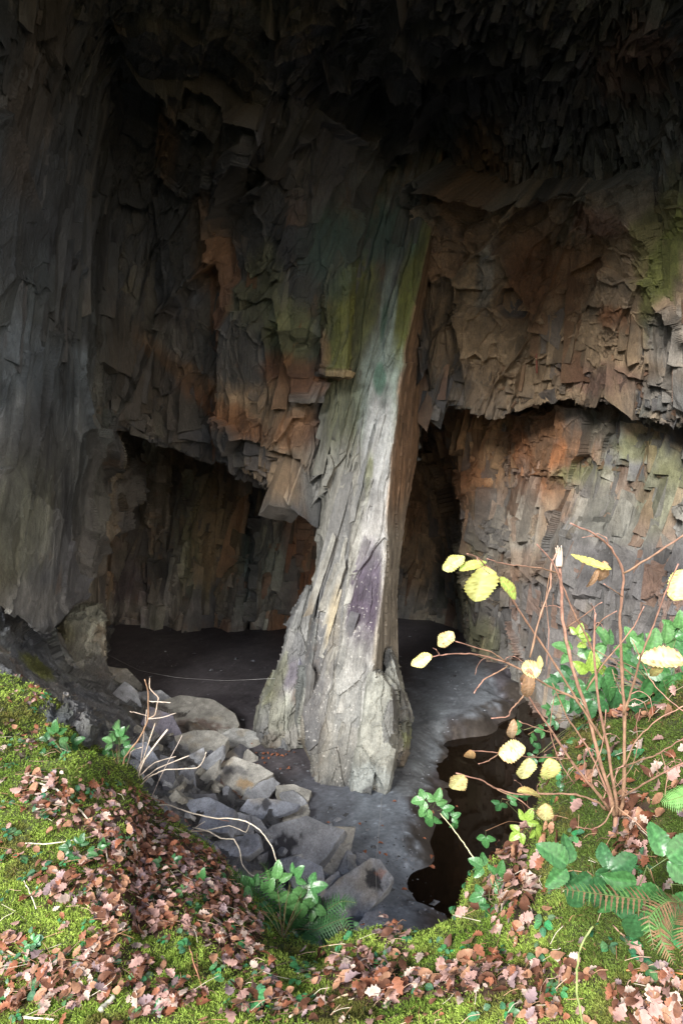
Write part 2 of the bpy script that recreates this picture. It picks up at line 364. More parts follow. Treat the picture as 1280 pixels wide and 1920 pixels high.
blobsA = [(1060, 580, 300, 240, 0, (.38, .26, .155), .8), (1000, 640, 210, 90, 0, TAN, .8), (90, 330, 260, 420, 0, (.046, .055, .070), .9), (420, 300, 230, 330, 0, (.052, .058, .074), .75), (800, 150, 330, 190, 0, (.062, .066, .088), .75), (330, 720, 200, 110, 33, (.075, .062, .05), .7), (60, 760, 150, 260, 0, (.062, .075, .080), .8),  # dark wet slate, deepened so its colour carries the roof's shade
    (1010, 560, 95, 110, 15, RUST2, .55), (960, 640, 110, 60, -10, TAN, .85), (1000, 690, 70, 60, 0, TAN, .8), (1120, 650, 90, 60, 0, TAN, .7), (1120, 705, 90, 26, 5, PINK, .75),
    (1145, 400, 60, 36, 5, PINK, .8), (1190, 110, 80, 75, 0, PINK, .6), (1080, 510, 50, 55, 0, RUST2, .6), (1155, 590, 35, 26, 0, RUST, .9),
    (1005, 520, 45, 90, 10, RUST, .6), (900, 330, 45, 120, 0, BROWN, .8), (1120, 470, 50, 40, 0, RUST2, .6),
    (850, 590, 45, 40, 0, TAN, .7), (1250, 500, 22, 140, 14, GREEN, .95), (1235, 430, 20, 120, 14, GREEN, .6), (1255, 640, 50, 60, 0, GREY, .7), (1245, 740, 60, 40, 0, GREY, .6),
    (1210, 300, 60, 90, 10, GREY, .35), (930, 500, 16, 90, 10, GREY, .6),
    (545, 620, 34, 70, 0, OLIVE, .8), (640, 560, 60, 110, 5, GREEN, .6), (500, 560, 40, 90, 0, OLIVE, .5), (680, 440, 80, 70, 0, TEAL, .8), (600, 460, 40, 80, 0, TEAL, .7),
    (540, 700, 55, 36, 30, RUST, .75), (500, 770, 90, 60, 30, TAN, .8), (440, 770, 130, 26, 30, RUST, .75), (550, 860, 70, 60, 0, TAN, .55), (565, 800, 40, 40, 0, RUST, .6), (350, 690, 130, 20, 33, BROWN, .7), (590, 870, 25, 90, 0, GREY, .6),
    (505, 900, 60, 30, 20, TAN, .6), (590, 920, 30, 40, 0, GREY, .8),
    (60, 740, 110, 110, 0, BLUE, .5), (50, 900, 80, 180, 5, GREY, .5), (40, 980, 60, 150, 8, OLIVE, .4), (60, 1130, 60, 50, 25, GREY, .8), (30, 640, 60, 40, 0, BLUE, .6),
    (60, 820, 20, 130, 5, DARK, .6), (20, 900, 16, 110, 8, DARK, .5), (130, 620, 60, 30, 15, DARK, .5),
    (330, 640, 60, 30, 30, GREY, .3), (60, 180, 60, 200, 14, (.07, .05, .035), .6), (320, 240, 30, 90, 0, BROWN, .6), (420, 440, 40, 130, 0, BROWN, .6),
]
LVA = [(2.6, 2.2, .56), (1.15, 2.2, .20), (.46, 2.4, .09), (.17, 3.0, .03)]
def k_left(px, py):
    nearlip = sstep(70, 0, np.abs(py - np.interp(px, cols, lipy)))
    return (1 - .6 * nearlip) * (1 - .66 * sstep(240, 130, px + .10 * (py - 700)))
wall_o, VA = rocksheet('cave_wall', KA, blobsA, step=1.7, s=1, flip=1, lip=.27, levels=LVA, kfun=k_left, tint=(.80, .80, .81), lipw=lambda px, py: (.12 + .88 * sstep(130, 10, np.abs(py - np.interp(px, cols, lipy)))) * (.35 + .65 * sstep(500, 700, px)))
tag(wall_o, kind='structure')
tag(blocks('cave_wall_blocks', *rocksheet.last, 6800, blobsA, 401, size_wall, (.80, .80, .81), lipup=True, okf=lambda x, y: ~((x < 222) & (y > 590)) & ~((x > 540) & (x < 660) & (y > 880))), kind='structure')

# ------------------------------------------------------------------ back wall of the left chamber
def colsheet(base, ztop, zs, lean=0.12):
    """wall from a list of (px, Y) standing on the floor"""
    out = []
    for z in zs:
        r_ = []
        for (px, Y, *o) in base:
            x = (px - 640) / FPX * Y * 1.02
            r_.append((x + lean * z, Y + (o[0] if o else 0) * z, z))
        out.append(r_)
    return np.array(out[::-1])
baseC = [(20, 12.6), (60, 14.0), (95, 16.4), (135, 18.6), (185, 20.6), (205, 21.8), (260, 21.8), (285, 21.2), (310, 21.9), (345, 20.9), (400, 21.6), (445, 21.2), (462, 22.4), (480, 21.2), (535, 21.4), (560, 23.2), (620, 24), (700, 24.4)]
blobsC = [(250, 1110, 40, 60, 0, PURP, .5), (390, 1020, 60, 140, 0, OLIVE, .5), (410, 1000, 50, 120, 5, BROWN, .5), (500, 1080, 40, 90, 0, MINT, .6), (480, 1120, 60, 50, 0, GREY, .6), (330, 1090, 10, 60, 10, GREY, .8),
          (570, 1120, 30, 60, 20, PINK, .8), (300, 1140, 160, 16, 0, GREY, .5), (150, 1060, 40, 120, 0, GREY, .5), (205, 960, 30, 150, 4, BROWN, .4), (462, 1050, 12, 110, 3, TEAL, .6), (570, 1000, 40, 60, 0, PINK, .4)]
LVC = [(1.9, 3.5, .35), (.8, 3.6, .14), (.34, 3.2, .06), (.14, 3.5, .02)]
kfC = lambda px, py: .3 + .7 * sstep(195, 225, px)
kfD = lambda px, py: .45 + .55 * sstep(860, 920, px)
kc = colsheet(baseC, 8, (-.5, .6, 2, 3.5, 5, 6.5, 8.2), .06)
oC, VC = rocksheet('cave_back_wall', kc, blobsC, step=2.4, s=3, flip=1, levels=LVC, tint=(1.3, 1.25, 1.2), kfun=kfC); tag(oC, kind='structure')
tag(blocks('cave_back_wall_blocks', *rocksheet.last, 500, blobsC, 402, size_back, (1.3, 1.25, 1.2), region=(90, 760, 640, 1200)), kind='structure')

# ------------------------------------------------------------------ the lower right wall and the dark passage
D = [  # px at base, base py, base Y, px top, top Y
    (690, 1150, 22.6, 690, 21.0), (745, 1150, 22.6, 750, 20.5), (800, 1153, 22.4, 790, 19.0), (848, 1168, 21.6, 806, 17.6), (862, 1182, 21.0, 822, 16.4),
    (885, 1215, 19.2, 850, 15.9), (915, 1238, 18.2, 905, 15.6), (955, 1246, 17.9, 960, 15.2), (966, 1262, 17.2, 985, 14.8), (1040, 1330, 14.8, 1040, 14.2), (1130, 1370, 13.6, 1120, 13.5), (1200, 1410, 12.6, 1200, 12.8), (1290, 1450, 11.6, 1290, 11.8), (1500, 1500, 9.6, 1500, 10)]
rowsD = []
for f in (-.06, 0, .12, .3, .5, .7, .86, 1.0, 1.15):
    r_ = []
    for (px, py, Y, pt, Yt) in D:
        ty = 740; yy = py + (ty - py) * f; ff = max(0, min(1.1, f))
        wob = ff if px > 870 else ff ** 1.8
        Yt = Yt + (.7 if f > .6 else 0)
        r_.append(at(px + (pt - px) * ff ** 1.3, yy, Y + (Yt - Y) * wob))
    rowsD.append(r_)
KD = np.array(rowsD[::-1])
blobsD = [(940, 870, 170, 130, 0, RUST2, .65), (930, 1000, 110, 110, 0, (.24, .205, .16), .6), (900, 860, 60, 80, -10, RUST2, .8), (985, 850, 30, 60, 0, RUST, .9), (880, 820, 40, 50, 0, TAN, .6), (940, 830, 30, 80, 0, TAN, .6), (850, 930, 34, 50, 0, RUST2, .5), (1000, 910, 30, 30, 0, RUST, .8), (1060, 850, 14, 30, 20, RUST, .8), (1040, 800, 34, 24, 0, RUST2, .7),
          (790, 960, 60, 160, 0, TAN, .8), (780, 950, 30, 60, 0, RUST2, .6), (960, 1000, 50, 100, 0, GREY, .5), (925, 1010, 16, 90, 5, GREY, .7), (990, 960, 20, 120, 3, GREY, .5), (1100, 890, 60, 22, -5, OLIVE, .9), (1205, 790, 40, 40, -10, TAN, .7), (1200, 840, 40, 26, 0, OLIVE, .7),  # passage wall painted paler tan to stand in for missing light
          (1130, 930, 70, 50, 0, GREY, .6), (1240, 930, 40, 80, 20, OLIVE, .7), (1150, 1050, 120, 80, 0, (.12, .12, .125), .7), (1120, 1140, 190, 130, 0, (.085, .085, .092), .85), (1030, 1180, 80, 110, 0, (.10, .095, .095), .7), (1180, 960, 120, 60, 0, (.11, .115, .10), .6), (905, 1200, 40, 40, 0, OLIVE, .5), (985, 1060, 70, 30, 0, BROWN, .4), (1245, 1080, 50, 60, 0, DARK, .5),
          (880, 1080, 30, 80, 5, OLIVE, .4), (790, 1130, 50, 30, 0, GREY, .4)]
LVD = [(1.9, 1.7, .44), (.85, 1.5, .17), (.36, 1.5, .08), (.13, 1.8, .03)]
oD, VD = rocksheet('cave_side_wall', KD, blobsD, step=1.8, s=11, flip=1, levels=LVD, lip=.10, tint=(1.08, 1.02, .95), kfun=kfD); tag(oD, kind='structure')
tag(blocks('cave_side_wall_blocks', *rocksheet.last, 2000, blobsD, 403, size_low, (1.08, 1.02, .95), region=(745, 700, 1340, 1420)), kind='structure')

# ------------------------------------------------------------------ bedrock ramp and scree bed on the left
KE = np.array([[at(*p) for p in r_] for r_ in [
    [(-200, 1080, 9.5), (0, 1128, 11.5), (80, 1178, 13), (110, 1190, 15), (160, 1188, 18), (205, 1176, 21.6)],
    [(-200, 1150, 9), (0, 1190, 10.4), (80, 1235, 12), (130, 1246, 14), (170, 1250, 16.2), (206, 1245, 18)],
    [(-200, 1250, 8), (0, 1250, 9), (100, 1290, 10.5), (170, 1300, 12.4), (230, 1305, 14.2), (272, 1300, 15.9)],
    [(-200, 1400, 6), (50, 1380, 7.5), (150, 1390, 8.8), (230, 1390, 10.4), (290, 1380, 12.2), (400, 1376, 13.4)],
    [(-200, 1600, 5), (100, 1600, 6), (200, 1540, 7.2), (300, 1500, 9), (380, 1450, 11), (478, 1444, 11.9)],
    [(0, 1900, 4), (200, 1900, 5), (350, 1700, 6.7), (430, 1600, 8.3), (520, 1580, 9.4), (590, 1590, 9.8)],
    [(300, 2100, 3.5), (450, 2000, 4.5), (560, 1850, 6.1), (620, 1780, 7.2), (670, 1750, 7.8), (700, 1745, 8)]]])
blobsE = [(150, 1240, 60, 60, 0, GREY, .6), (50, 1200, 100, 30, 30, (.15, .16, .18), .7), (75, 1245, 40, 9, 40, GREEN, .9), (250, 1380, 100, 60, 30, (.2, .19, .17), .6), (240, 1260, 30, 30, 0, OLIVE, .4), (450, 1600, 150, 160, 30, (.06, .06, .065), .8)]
LVE = [(2.2, 1.6, .16), (.8, 1.6, .06), (.3, 1.6, .03), (.12, 1.5, .012)]
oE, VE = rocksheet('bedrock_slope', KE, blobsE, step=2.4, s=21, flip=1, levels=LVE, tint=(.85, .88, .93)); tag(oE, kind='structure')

# ------------------------------------------------------------------ cave floor and pool
pool = [(985, 1262), (952, 1300), (925, 1338), (880, 1362), (846, 1378), (834, 1420), (826, 1462), (800, 1500), (812, 1540), (800, 1580), (806, 1620), (818, 1660), (845, 1700), (900, 1760), (1100, 1800), (1300, 1600), (1400, 1350), (1200, 1200), (1050, 1240)]
poolW = [floor_at(*p)[:2] for p in pool]
def sdist(X, Y, poly):
    d = np.full(X.shape, 1e9); ins = np.zeros(X.shape, bool); n = len(poly)
    for i in range(n):
        x0, y0 = poly[i]; x1, y1 = poly[(i + 1) % n]
        ex, ey = x1 - x0, y1 - y0; t = np.clip(((X - x0) * ex + (Y - y0) * ey) / (ex * ex + ey * ey), 0, 1)
        d = np.minimum(d, np.hypot(X - x0 - t * ex, Y - y0 - t * ey))
        if abs(ey) > 1e-9:
            c_ = ((y0 > Y) != (y1 > Y)) & (X < ex * (Y - y0) / ey + x0); ins ^= c_
    return np.where(ins, -d, d)
ys = np.concatenate([np.linspace(4.0, 14, 330), np.linspace(14, 30, 200)[1:]]); xs = np.linspace(-12, 12, 520)
X, Y = np.meshgrid(xs, ys); Pf = np.stack([X, Y, 0 * X], -1)
nn = fbm(Pf * 1.3, 5, 300); n2 = fbm(Pf * 5, 4, 310); n4 = fbm(Pf * 18, 3, 320, .7)
sd = sdist(X, Y, poolW) + .42 * nn + .05 * n2
lo = fbm(Pf * 1.1, 2, 333); Z = .03 * lo + .004 * n2 - .80 * sstep(.75, -1.1, sdist(X, Y, poolW) + .45 * lo + .05 * n2) + .22
Z = Z - .22
Pf[..., 2] = Z
fx, fy = proj(Pf)
base = np.zeros(Pf.shape) + np.array([.055, .050, .056])
def fb(cx, cy, rx, ry, ang, colr, st):
    global base
    a = R(ang); dx = fx - cx; dy = fy - cy; u = (dx * math.cos(a) + dy * math.sin(a)) / rx; v = (-dx * math.sin(a) + dy * math.cos(a)) / ry
    wgt = (sstep(-.2, .6, 1 - u * u - v * v + .5 * nn + .3 * n2) * st)[..., None]; base = base * (1 - wgt) + np.array(colr) * wgt
fb(700, 1600, 110, 170, -12, (.135, .155, .180), .9); fb(850, 1290, 90, 70, 20, (.125, .140, .158), .8); fb(790, 1370, 60, 80, 10, (.14, .158, .172), .8); fb(600, 1500, 70, 60, 0, (.075, .080, .096), .7)
fb(380, 1250, 190, 60, 0, (.085, .078, .084), .7); fb(770, 1460, 40, 40, 0, (.11, .12, .125), .7)
wb = (sstep(.42, .05, sd + .25 * n2))[..., None] * .85; base = base * (1 - wb) + np.array((.030, .024, .018)) * wb
sp = sstep(.42, .6, n4)[..., None] * .35; base = base * (1 + 1.6 * sp) * (1 + .35 * n2 + .25 * n4)[..., None]
M_floor, t_, b_ = newmat('slate_mud')
a_ = N(t_, 'ShaderNodeAttribute', attribute_name='Col'); tc = N(t_, 'ShaderNodeTexCoord')
n_ = N(t_, 'ShaderNodeTexNoise', Scale=14.0, Detail=10.0, Roughness=.75); t_.links.new(tc.outputs['Object'], n_.inputs['Vector'])
v_ = N(t_, 'ShaderNodeTexVoronoi', Scale=7.0); t_.links.new(tc.outputs['Object'], v_.inputs['Vector'])
mr = N(t_, 'ShaderNodeMapRange'); t_.links.new(n_.outputs[0], mr.inputs[0]); mr.inputs[1].default_value = .3; mr.inputs[2].default_value = .75; mr.inputs[3].default_value = .6; mr.inputs[4].default_value = 1.6
vs = N(t_, 'ShaderNodeVectorMath', operation='SCALE'); t_.links.new(a_.outputs['Color'], vs.inputs[0]); t_.links.new(mr.outputs[0], vs.inputs['Scale'])
t_.links.new(vs.outputs[0], b_.inputs['Base Color']); b_.inputs['Roughness'].default_value = .5; b_.inputs['Specular IOR Level'].default_value = .35
bp = N(t_, 'ShaderNodeBump', Strength=.22, Distance=.03); t_.links.new(n_.outputs[0], bp.inputs['Height']); t_.links.new(bp.outputs[0], b_.inputs['Normal'])
fl = mk('cave_floor', Pf, gridfaces(*X.shape), M_floor, None, np.clip(base, .006, .5), True); tag(fl, kind='structure')
M_water, t_, b_ = newmat('peaty_water')
b_.inputs['Base Color'].default_value = (.30, .17, .08, 1); b_.inputs['Transmission Weight'].default_value = .25; b_.inputs['Roughness'].default_value = .03; b_.inputs['IOR'].default_value = 1.33
b_.inputs['Base Color'].default_value = (.012, .008, .005, 1)
n_ = N(t_, 'ShaderNodeTexNoise', Scale=3.0, Detail=2.0); bp = N(t_, 'ShaderNodeBump', Strength=.05, Distance=.02); t_.links.new(n_.outputs[0], bp.inputs['Height']); t_.links.new(bp.outputs[0], b_.inputs['Normal'])
wv = np.array([[-1.0, 5.0, -.30], [10.5, 5.0, -.30], [10.5, 19.5, -.30], [-1.0, 19.5, -.30]])
wt = mk('water', wv, [[0, 1, 2, 3]], M_water); tag(wt, kind='structure')

# ------------------------------------------------------------------ unseen shell round the chamber, added to block light leaks, and the slope outside
M_baffle, t_, b_ = newmat('baffle_rock'); b_.inputs['Base Color'].default_value = (.09, .095, .07, 1); b_.inputs['Roughness'].default_value = .9
hv = []
ZT = 18.0
prof = [(-13.5, 5.2), (-14.5, 15), (-13, 28), (0, 31), (13, 28), (14.5, 15), (13.5, 5.2)]
V = []; Fq = []
for (x, y) in prof: V += [(x, y, -2), (x, y, ZT)]
for i in range(len(prof) - 1): Fq.append([2 * i, 2 * i + 2, 2 * i + 3, 2 * i + 1])
n0 = len(V); V += [(-13.5, 4.6, ZT), (13.5, 4.6, ZT), (13.5, 31, ZT), (-13.5, 31, ZT)]; Fq.append([n0, n0 + 1, n0 + 2, n0 + 3])
light_baffle = mk('light_baffle', V, Fq, M_baffle); tag(light_baffle, kind='structure')

# ------------------------------------------------------------------ rock pillar
PR = [  # py, left px, ridge px, right px, front Y
    (230, 560, 835, 872, 12.9), (330, 578, 822, 850, 13.0), (450, 590, 806, 822, 13.0), (560, 598, 783, 806, 12.95), (650, 600, 762, 798, 12.9), (750, 607, 744, 794, 12.8),
    (850, 608, 736, 786, 12.7), (950, 600, 728, 766, 12.6), (1050, 592, 724, 748, 12.4), (1130, 583, 716, 740, 12.25), (1200, 572, 706, 742, 12.1), (1270, 566, 698, 744, 12.0), (1340, 562, 690, 742, 11.8), (1400, 572, 684, 738, 11.6), (1450, 588, 684, 728, 11.4), (1500, 592, 684, 722, 11.25)]
rowsP = []
for (py, l, rd, r_, Yf) in PR:
    w_ = rd - l
    pts = [(l + .25 * w_, Yf + 2.6), (l + 4, Yf + 1.7), (l, Yf + .8), (l + .09 * w_, Yf + .16), (l + .33 * w_, Yf + .10), (l + .62 * w_, Yf + .02), (l + .95 * w_, Yf - .06), (rd, Yf - .02), ((rd + r_) / 2, Yf + .75), (r_, Yf + 1.6), (r_ - 8, Yf + 2.4), (l + .5 * w_, Yf + 3.0), (l + .25 * w_, Yf + 2.6)]
    rowsP.append([at(x, py, y) for x, y in pts])
KP = np.array(rowsP)
blobsP = [(640, 800, 70, 330, 2, (.125, .125, .105), .85), (650, 1050, 80, 150, 0, (.20, .19, .165), .8), (640, 560, 60, 130, 4, GREEN, .75), (560, 600, 40, 80, 0, OLIVE, .7), (770, 560, 26, 170, 12, GREEN, .8), (745, 650, 16, 120, 10, GREEN, .6), (700, 440, 80, 60, 0, TEAL, .85), (620, 420, 40, 70, 0, TEAL, .6), (660, 620, 30, 100, 3, OLIVE, .6),
          (722, 640, 12, 90, 10, MINT, .9), (712, 740, 42, 110, 5, MINT, .95), (705, 850, 30, 130, 4, (.34, .34, .33), .95), (725, 560, 9, 80, 6, MINT, .8), (712, 712, 11, 28, 0, (.07, .16, .11), .8), (720, 600, 5, 40, 8, (.08, .17, .12), .7), (690, 900, 8, 60, 5, OLIVE, .9), (672, 980, 6, 60, 5, OLIVE, .6),
          (640, 760, 34, 120, 0, OLIVE, .5), (640, 950, 40, 120, 0, (.27, .26, .23), .8), (700, 1000, 34, 120, 0, WHITE, .65), (640, 1120, 50, 130, 0, (.30, .29, .26), .85), (625, 1190, 14, 90, 5, (.34, .28, .18), .8), (615, 1330, 14, 110, 5, (.33, .26, .17), .6),
          (684, 1170, 34, 140, 3, (.060, .045, .065), 1.0), (690, 1060, 22, 60, 3, PURP, .6), (650, 1290, 70, 110, 0, (.32, .315, .29), .85), (640, 1420, 70, 60, 0, (.27, .26, .23), .8), (700, 1440, 40, 50, 0, (.33, .35, .33), .9), (590, 1380, 20, 40, 0, DARK, .6),
          (745, 620, 0.1, 0.1, 0, WHITE, 0)]
LVP = [(1.5, 6, .09), (.55, 8, .045), (.2, 9, .014)]
pil = empty('rock_pillar', tuple(floor_at(690, 1440)))
tag(pil, 'tall leaning slate pillar, pale at its foot and green near the roof, standing on the dark cave floor', 'rock pillar')
def childmk(par, name, V, F, mat, col=None, smooth=False):
    V = np.asarray(V, float).reshape(-1, 3) - np.array(par.location)
    return mk(name, V, F, mat, par, col, smooth)
G = dense(KP, 1.7, None, .05); nrm = gridnormal(G, 1)
d, ids, Q = fracture(G, 31, 1.0, LVP)
cc = rockcol(G, ids, Q, blobsP, 31, (.60, .61, .62))
# the right-hand cleft face is bare brown slate
nx = G.shape[1]; u_ = np.linspace(0, 1, nx)
pxg, pyg = proj(G)
ridge = np.interp(pyg, [r_[0] for r_ in PR], [r_[2] for r_ in PR])
side = sstep(-6, 3, pxg - ridge + 5 * fbm(G * 3, 3, 5))
side[:, :nx // 3] = 0
bc = np.where((pyg < 1000)[..., None], np.array([.17, .11, .07]), np.array([.17, .16, .14]))
bt = sstep(880, 1050, pyg + 60 * fbm(G, 3, 8))[..., None]; bc = np.array([.185, .115, .070]) * (1 - bt) + np.array([.18, .165, .14]) * bt
V = G + nrm * (d * (1 - .5 * side))[..., None]; V[:, -1] = V[:, 0]
stx = (1 + .9 * fbm(Q * np.array([14, 9, .8]), 4, 77))[..., None]
cc = cc * (1 - side[..., None] * .9) + bc * stx * side[..., None] * .9
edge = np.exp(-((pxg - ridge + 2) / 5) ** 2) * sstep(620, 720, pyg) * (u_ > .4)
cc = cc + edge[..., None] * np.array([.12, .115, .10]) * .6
# mineral specks on the purple patch
spk = sstep(.42, .55, fbm(G * 22, 3, 91, .7)) * sstep(900, 1150, pyg)
cc = cc * (1 - .6 * spk[..., None]) + np.array([.38, .37, .35]) * .6 * spk[..., None]
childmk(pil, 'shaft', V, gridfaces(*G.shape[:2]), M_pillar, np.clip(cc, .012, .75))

def size_pil(px, py, r_):
    n = len(px); k = r_.random(n) ** 1.6; foot = sstep(1150, 1350, py)
    W_ = .05 + .14 * k; L_ = W_ * r_.uniform(5, 13, n) * (1 - .5 * foot); T_ = W_ * r_.uniform(.25, .5, n); return W_, T_, L_, T_ * r_.uniform(.02, .12, n) * (1 + .9 * foot)
_c0 = blobsP; 
blocks('cleaved_face', G, nrm, 210, blobsP, 404, size_pil, (.60, .61, .62), M_pillar, pil, (560, 250, 740, 1470), okf=lambda x, y: x < np.interp(y, [r_[0] for r_ in PR], [r_[2] for r_ in PR]) - 36)
def rockblob(parent, name, rowsK, blobs, s, levels, tint=(.60, .61, .62), step=2.0, mat=None):
    """closed tube of rock from rows of (px, py, Y) loops"""
    K = np.array([[at(*p) for p in r_] + [at(*r_[0])] for r_ in rowsK])
    capT = K[:1] * 0 + K[0].mean(0); capB = K[-1:] * 0 + K[-1].mean(0); K = np.concatenate([capT, K, capB])
    G = dense(K, step, None, .15); nr = gridnormal(G, 1); d, ids, Q = fracture(G, s, 1.0, levels)
    V = G + nr * d[..., None]; V[:, -1] = V[:, 0]
    V[0] = V[0].mean(0); V[-1] = V[-1].mean(0)
    cc = rockcol(G, ids, Q, blobs, s, tint)
    if parent is None: return mk(name, V, gridfaces(*G.shape[:2]), mat or M_wall, None, cc)
    return childmk(parent, name, V, gridfaces(*G.shape[:2]), mat or M_pillar, cc)
def loop(l, r_, py, Yf, th, dy=0):
    w_ = r_ - l
    return [(l + 2, py, Yf + th), (l, py + dy * .2, Yf + th * .45), (l + .12 * w_, py + dy * .5, Yf + .1), (l + .5 * w_, py + dy, Yf), (l + .85 * w_, py + dy, Yf + .03), (r_, py + dy * .8, Yf + .35), (r_ - 2, py + dy * .3, Yf + th), (l + .5 * w_, py, Yf + th * 1.2)]
LVS = [(.9, 3, .08), (.35, 5, .04), (.14, 7, .018)]
GR2 = (.29, .29, .25)
rockblob(pil, 'slab', [loop(690, 712, 1262, 11.75, .6), loop(682, 738, 1290, 11.6, .9), loop(676, 744, 1340, 11.45, 1.0), loop(668, 742, 1400, 11.3, 1.1), loop(655, 734, 1450, 11.15, 1.2), loop(650, 728, 1482, 11.05, 1.2)], [(710, 1360, 60, 130, 0, (.31, .31, .27), .9), (700, 1460, 50, 30, 0, (.34, .36, .34), .9)], 41, LVS)
rockblob(pil, 'slab', [loop(722, 734, 1212, 12.6, .5), loop(716, 745, 1240, 12.4, .9), loop(722, 755, 1290, 12.2, 1.1), loop(730, 768, 1340, 12.1, 1.3), loop(728, 766, 1400, 11.8, 1.3), loop(722, 758, 1440, 11.6, 1.3)], [(745, 1310, 40, 90, 0, GR2, .8), (762, 1370, 12, 30, 0, OLIVE, .9)], 43, LVS)
rockblob(pil, 'buttress', [loop(575, 600, 1098, 13.6, 1.0), loop(552, 600, 1140, 13.5, 1.2), loop(532, 600, 1185, 13.4, 1.4), loop(518, 600, 1240, 13.2, 1.5), loop(500, 600, 1290, 13.1, 1.6), loop(482, 600, 1325, 13.0, 1.8), loop(474, 600, 1368, 12.9, 1.9), loop(480, 600, 1405, 12.7, 1.9)],
         [(560, 1200, 50, 120, 10, (.25, .245, .235), .85), (545, 1262, 26, 30, 0, PURP, .75), (510, 1340, 50, 40, 0, (.28, .28, .23), .85), (515, 1280, 16, 60, 20, OLIVE, .5), (568, 1300, 6, 60, -5, (.16, .16, .26), .7)], 45, LVS)
rockblob(pil, 'foot', [loop(560, 590, 1250, 12.7, .8), loop(556, 640, 1300, 12.3, .9), loop(552, 670, 1350, 12.0, 1.2), loop(566, 680, 1400, 11.8, 1.3), loop(585, 684, 1440, 11.55, 1.3), loop(592, 684, 1468, 11.4, 1.3)], [(620, 1380, 60, 90, 0, (.30, .28, .24), .85), (590, 1330, 16, 30, 0, DARK, .7), (600, 1440, 30, 12, 0, GREEN, .3)], 47, LVS)
rockblob(pil, 'hanging_block', [loop(604, 668, 470, 12.7, 1.2), loop(600, 668, 560, 12.5, 1.2), loop(596, 666, 640, 12.35, 1.1), loop(592, 662, 700, 12.35, 1.0)], [(640, 620, 40, 120, 0, GREEN, .9), (605, 660, 14, 40, 0, RUST2, .5), (640, 705, 30, 14, 0, TAN, .7), (625, 500, 40, 60, 0, TEAL, .5)], 49, LVS)

# ------------------------------------------------------------------ ray casting onto what stands so far
def bvh_of(G, st=2):
    G = G[::st, ::st]; return BVHTree.FromPolygons(G.reshape(-1, 3).tolist(), gridfaces(*G.shape[:2]).tolist())
T_rock = bvh_of(VE); T_wall = bvh_of(VA, 3); T_side = bvh_of(VD, 3)
CAM = Vector((0, 0, EYE))
def cast(px, py, trees, default=None):
    x, y, z = ray(px, py); d = Vector((float(x), float(y), float(z))).normalized(); best = None
    for t in trees:
        h = t.ray_cast(CAM, d)
        if h[0] is not None and (best is None or h[3] < best[1]):
            n = h[1] if h[1].dot(d) < 0 else -h[1]
            best = (h[0], h[3], n)
    if d.z < 0:
        tf = -EYE / d.z
        if best is None or tf < best[1]: best = (CAM + d * tf, tf, Vector((0, 0, 1)))
    return best

# ------------------------------------------------------------------ slabs of the rock fall
LVSL = [(.9, .9, .05), (.35, 1.0, .028), (.14, 1.2, .012), (.07, 1.5, .006)]
def prism(outline, c0, n, thick, s, colr, k=1.0, patch=None, under=.75):
    """a slab of split slate: outline seen from the window, on a plane through c0 with normal n, of real thickness"""
    n = Vector(n).normalized(); pts = []
    for (px, py) in outline:
        x, y, z = ray(px, py); d = Vector((float(x), float(y), float(z)))
        t = (Vector(c0) - CAM).dot(n) / d.dot(n); pts.append(CAM + d * t)
    cen = sum(pts, Vector()) / len(pts)
    bm = bmesh.new(); vs = [bm.verts.new(p) for p in pts]
    f = bm.faces.new(vs); f.normal_update()
    if f.normal.dot(n) < 0: f.normal_flip()
    ex = bmesh.ops.extrude_face_region(bm, geom=[f]); bot = [v for v in ex['geom'] if isinstance(v, bmesh.types.BMVert)]
    for v in bot: v.co += -n * thick * random.uniform(.8, 1.2) + (v.co - cen) * under * random.uniform(-.05, .12)
    bmesh.ops.delete(bm, geom=[f], context='FACES_ONLY') if False else None
    size = max((p - cen).length for p in pts)
    bmesh.ops.recalc_face_normals(bm, faces=bm.faces)
    bmesh.ops.bevel(bm, geom=[e for e in bm.edges], offset=min(.008, size * .02), segments=1, affect='EDGES', clamp_overlap=True)
    bmesh.ops.triangulate(bm, faces=bm.faces)
    tgt = max(.035, size / 16)
    for _ in range(7):
        es = [e for e in bm.edges if e.calc_length() > tgt * 1.6]
        if not es: break
        bmesh.ops.subdivide_edges(bm, edges=es, cuts=1); bmesh.ops.triangulate(bm, faces=bm.faces)
    bm.normal_update()
    P0 = np.array([v.co for v in bm.verts]); NN = np.array([v.normal for v in bm.verts])
    Fq = np.array([[v.index for v in f.verts] for f in (bm.verts.index_update(), bm.faces)[1]])
    bm.free()
    d, ids, Q = fracture_(P0, s, k, LVSL)
    P1 = P0 + NN * d[:, None]
    n1 = fbm(P0 * 4, 4, s + 3); n2 = fbm(P0 * 14, 3, s + 4, .7)
    col = np.array(colr) * (1 + .35 * n1 + .3 * n2)[:, None] * (.8 + .4 * rehash(ids[1], 3))[:, None]
    ochre = (sstep(.2, .5, fbm(P0 * 3, 3, s + 9)) * .5)[:, None]; col = col * (1 - ochre) + np.array([.22, .19, .14]) * ochre
    if patch:
        qx, qy = proj(P0)
        for (cx, cy, rx, ry, an, pc, st) in patch:
            a = R(an); dx = qx - cx; dy = qy - cy; u = (dx * math.cos(a) + dy * math.sin(a)) / rx; v = (-dx * math.sin(a) + dy * math.cos(a)) / ry
            g = (sstep(.1, .35, 1 - u * u - v * v + 1.3 * n2 + .8 * n1) * st)[:, None]; col = col * (1 - g) + np.array(pc) * g
    return P1, Fq, np.clip(col, .01, .7), cen
def rock_thing(name, label, cat, group, P1, Fq, col, cen, mat=None):
    o = mk(name, P1 - np.array(cen), Fq, mat or M_slab, None, col); o.location = cen
    return tag(o, label, cat, group)
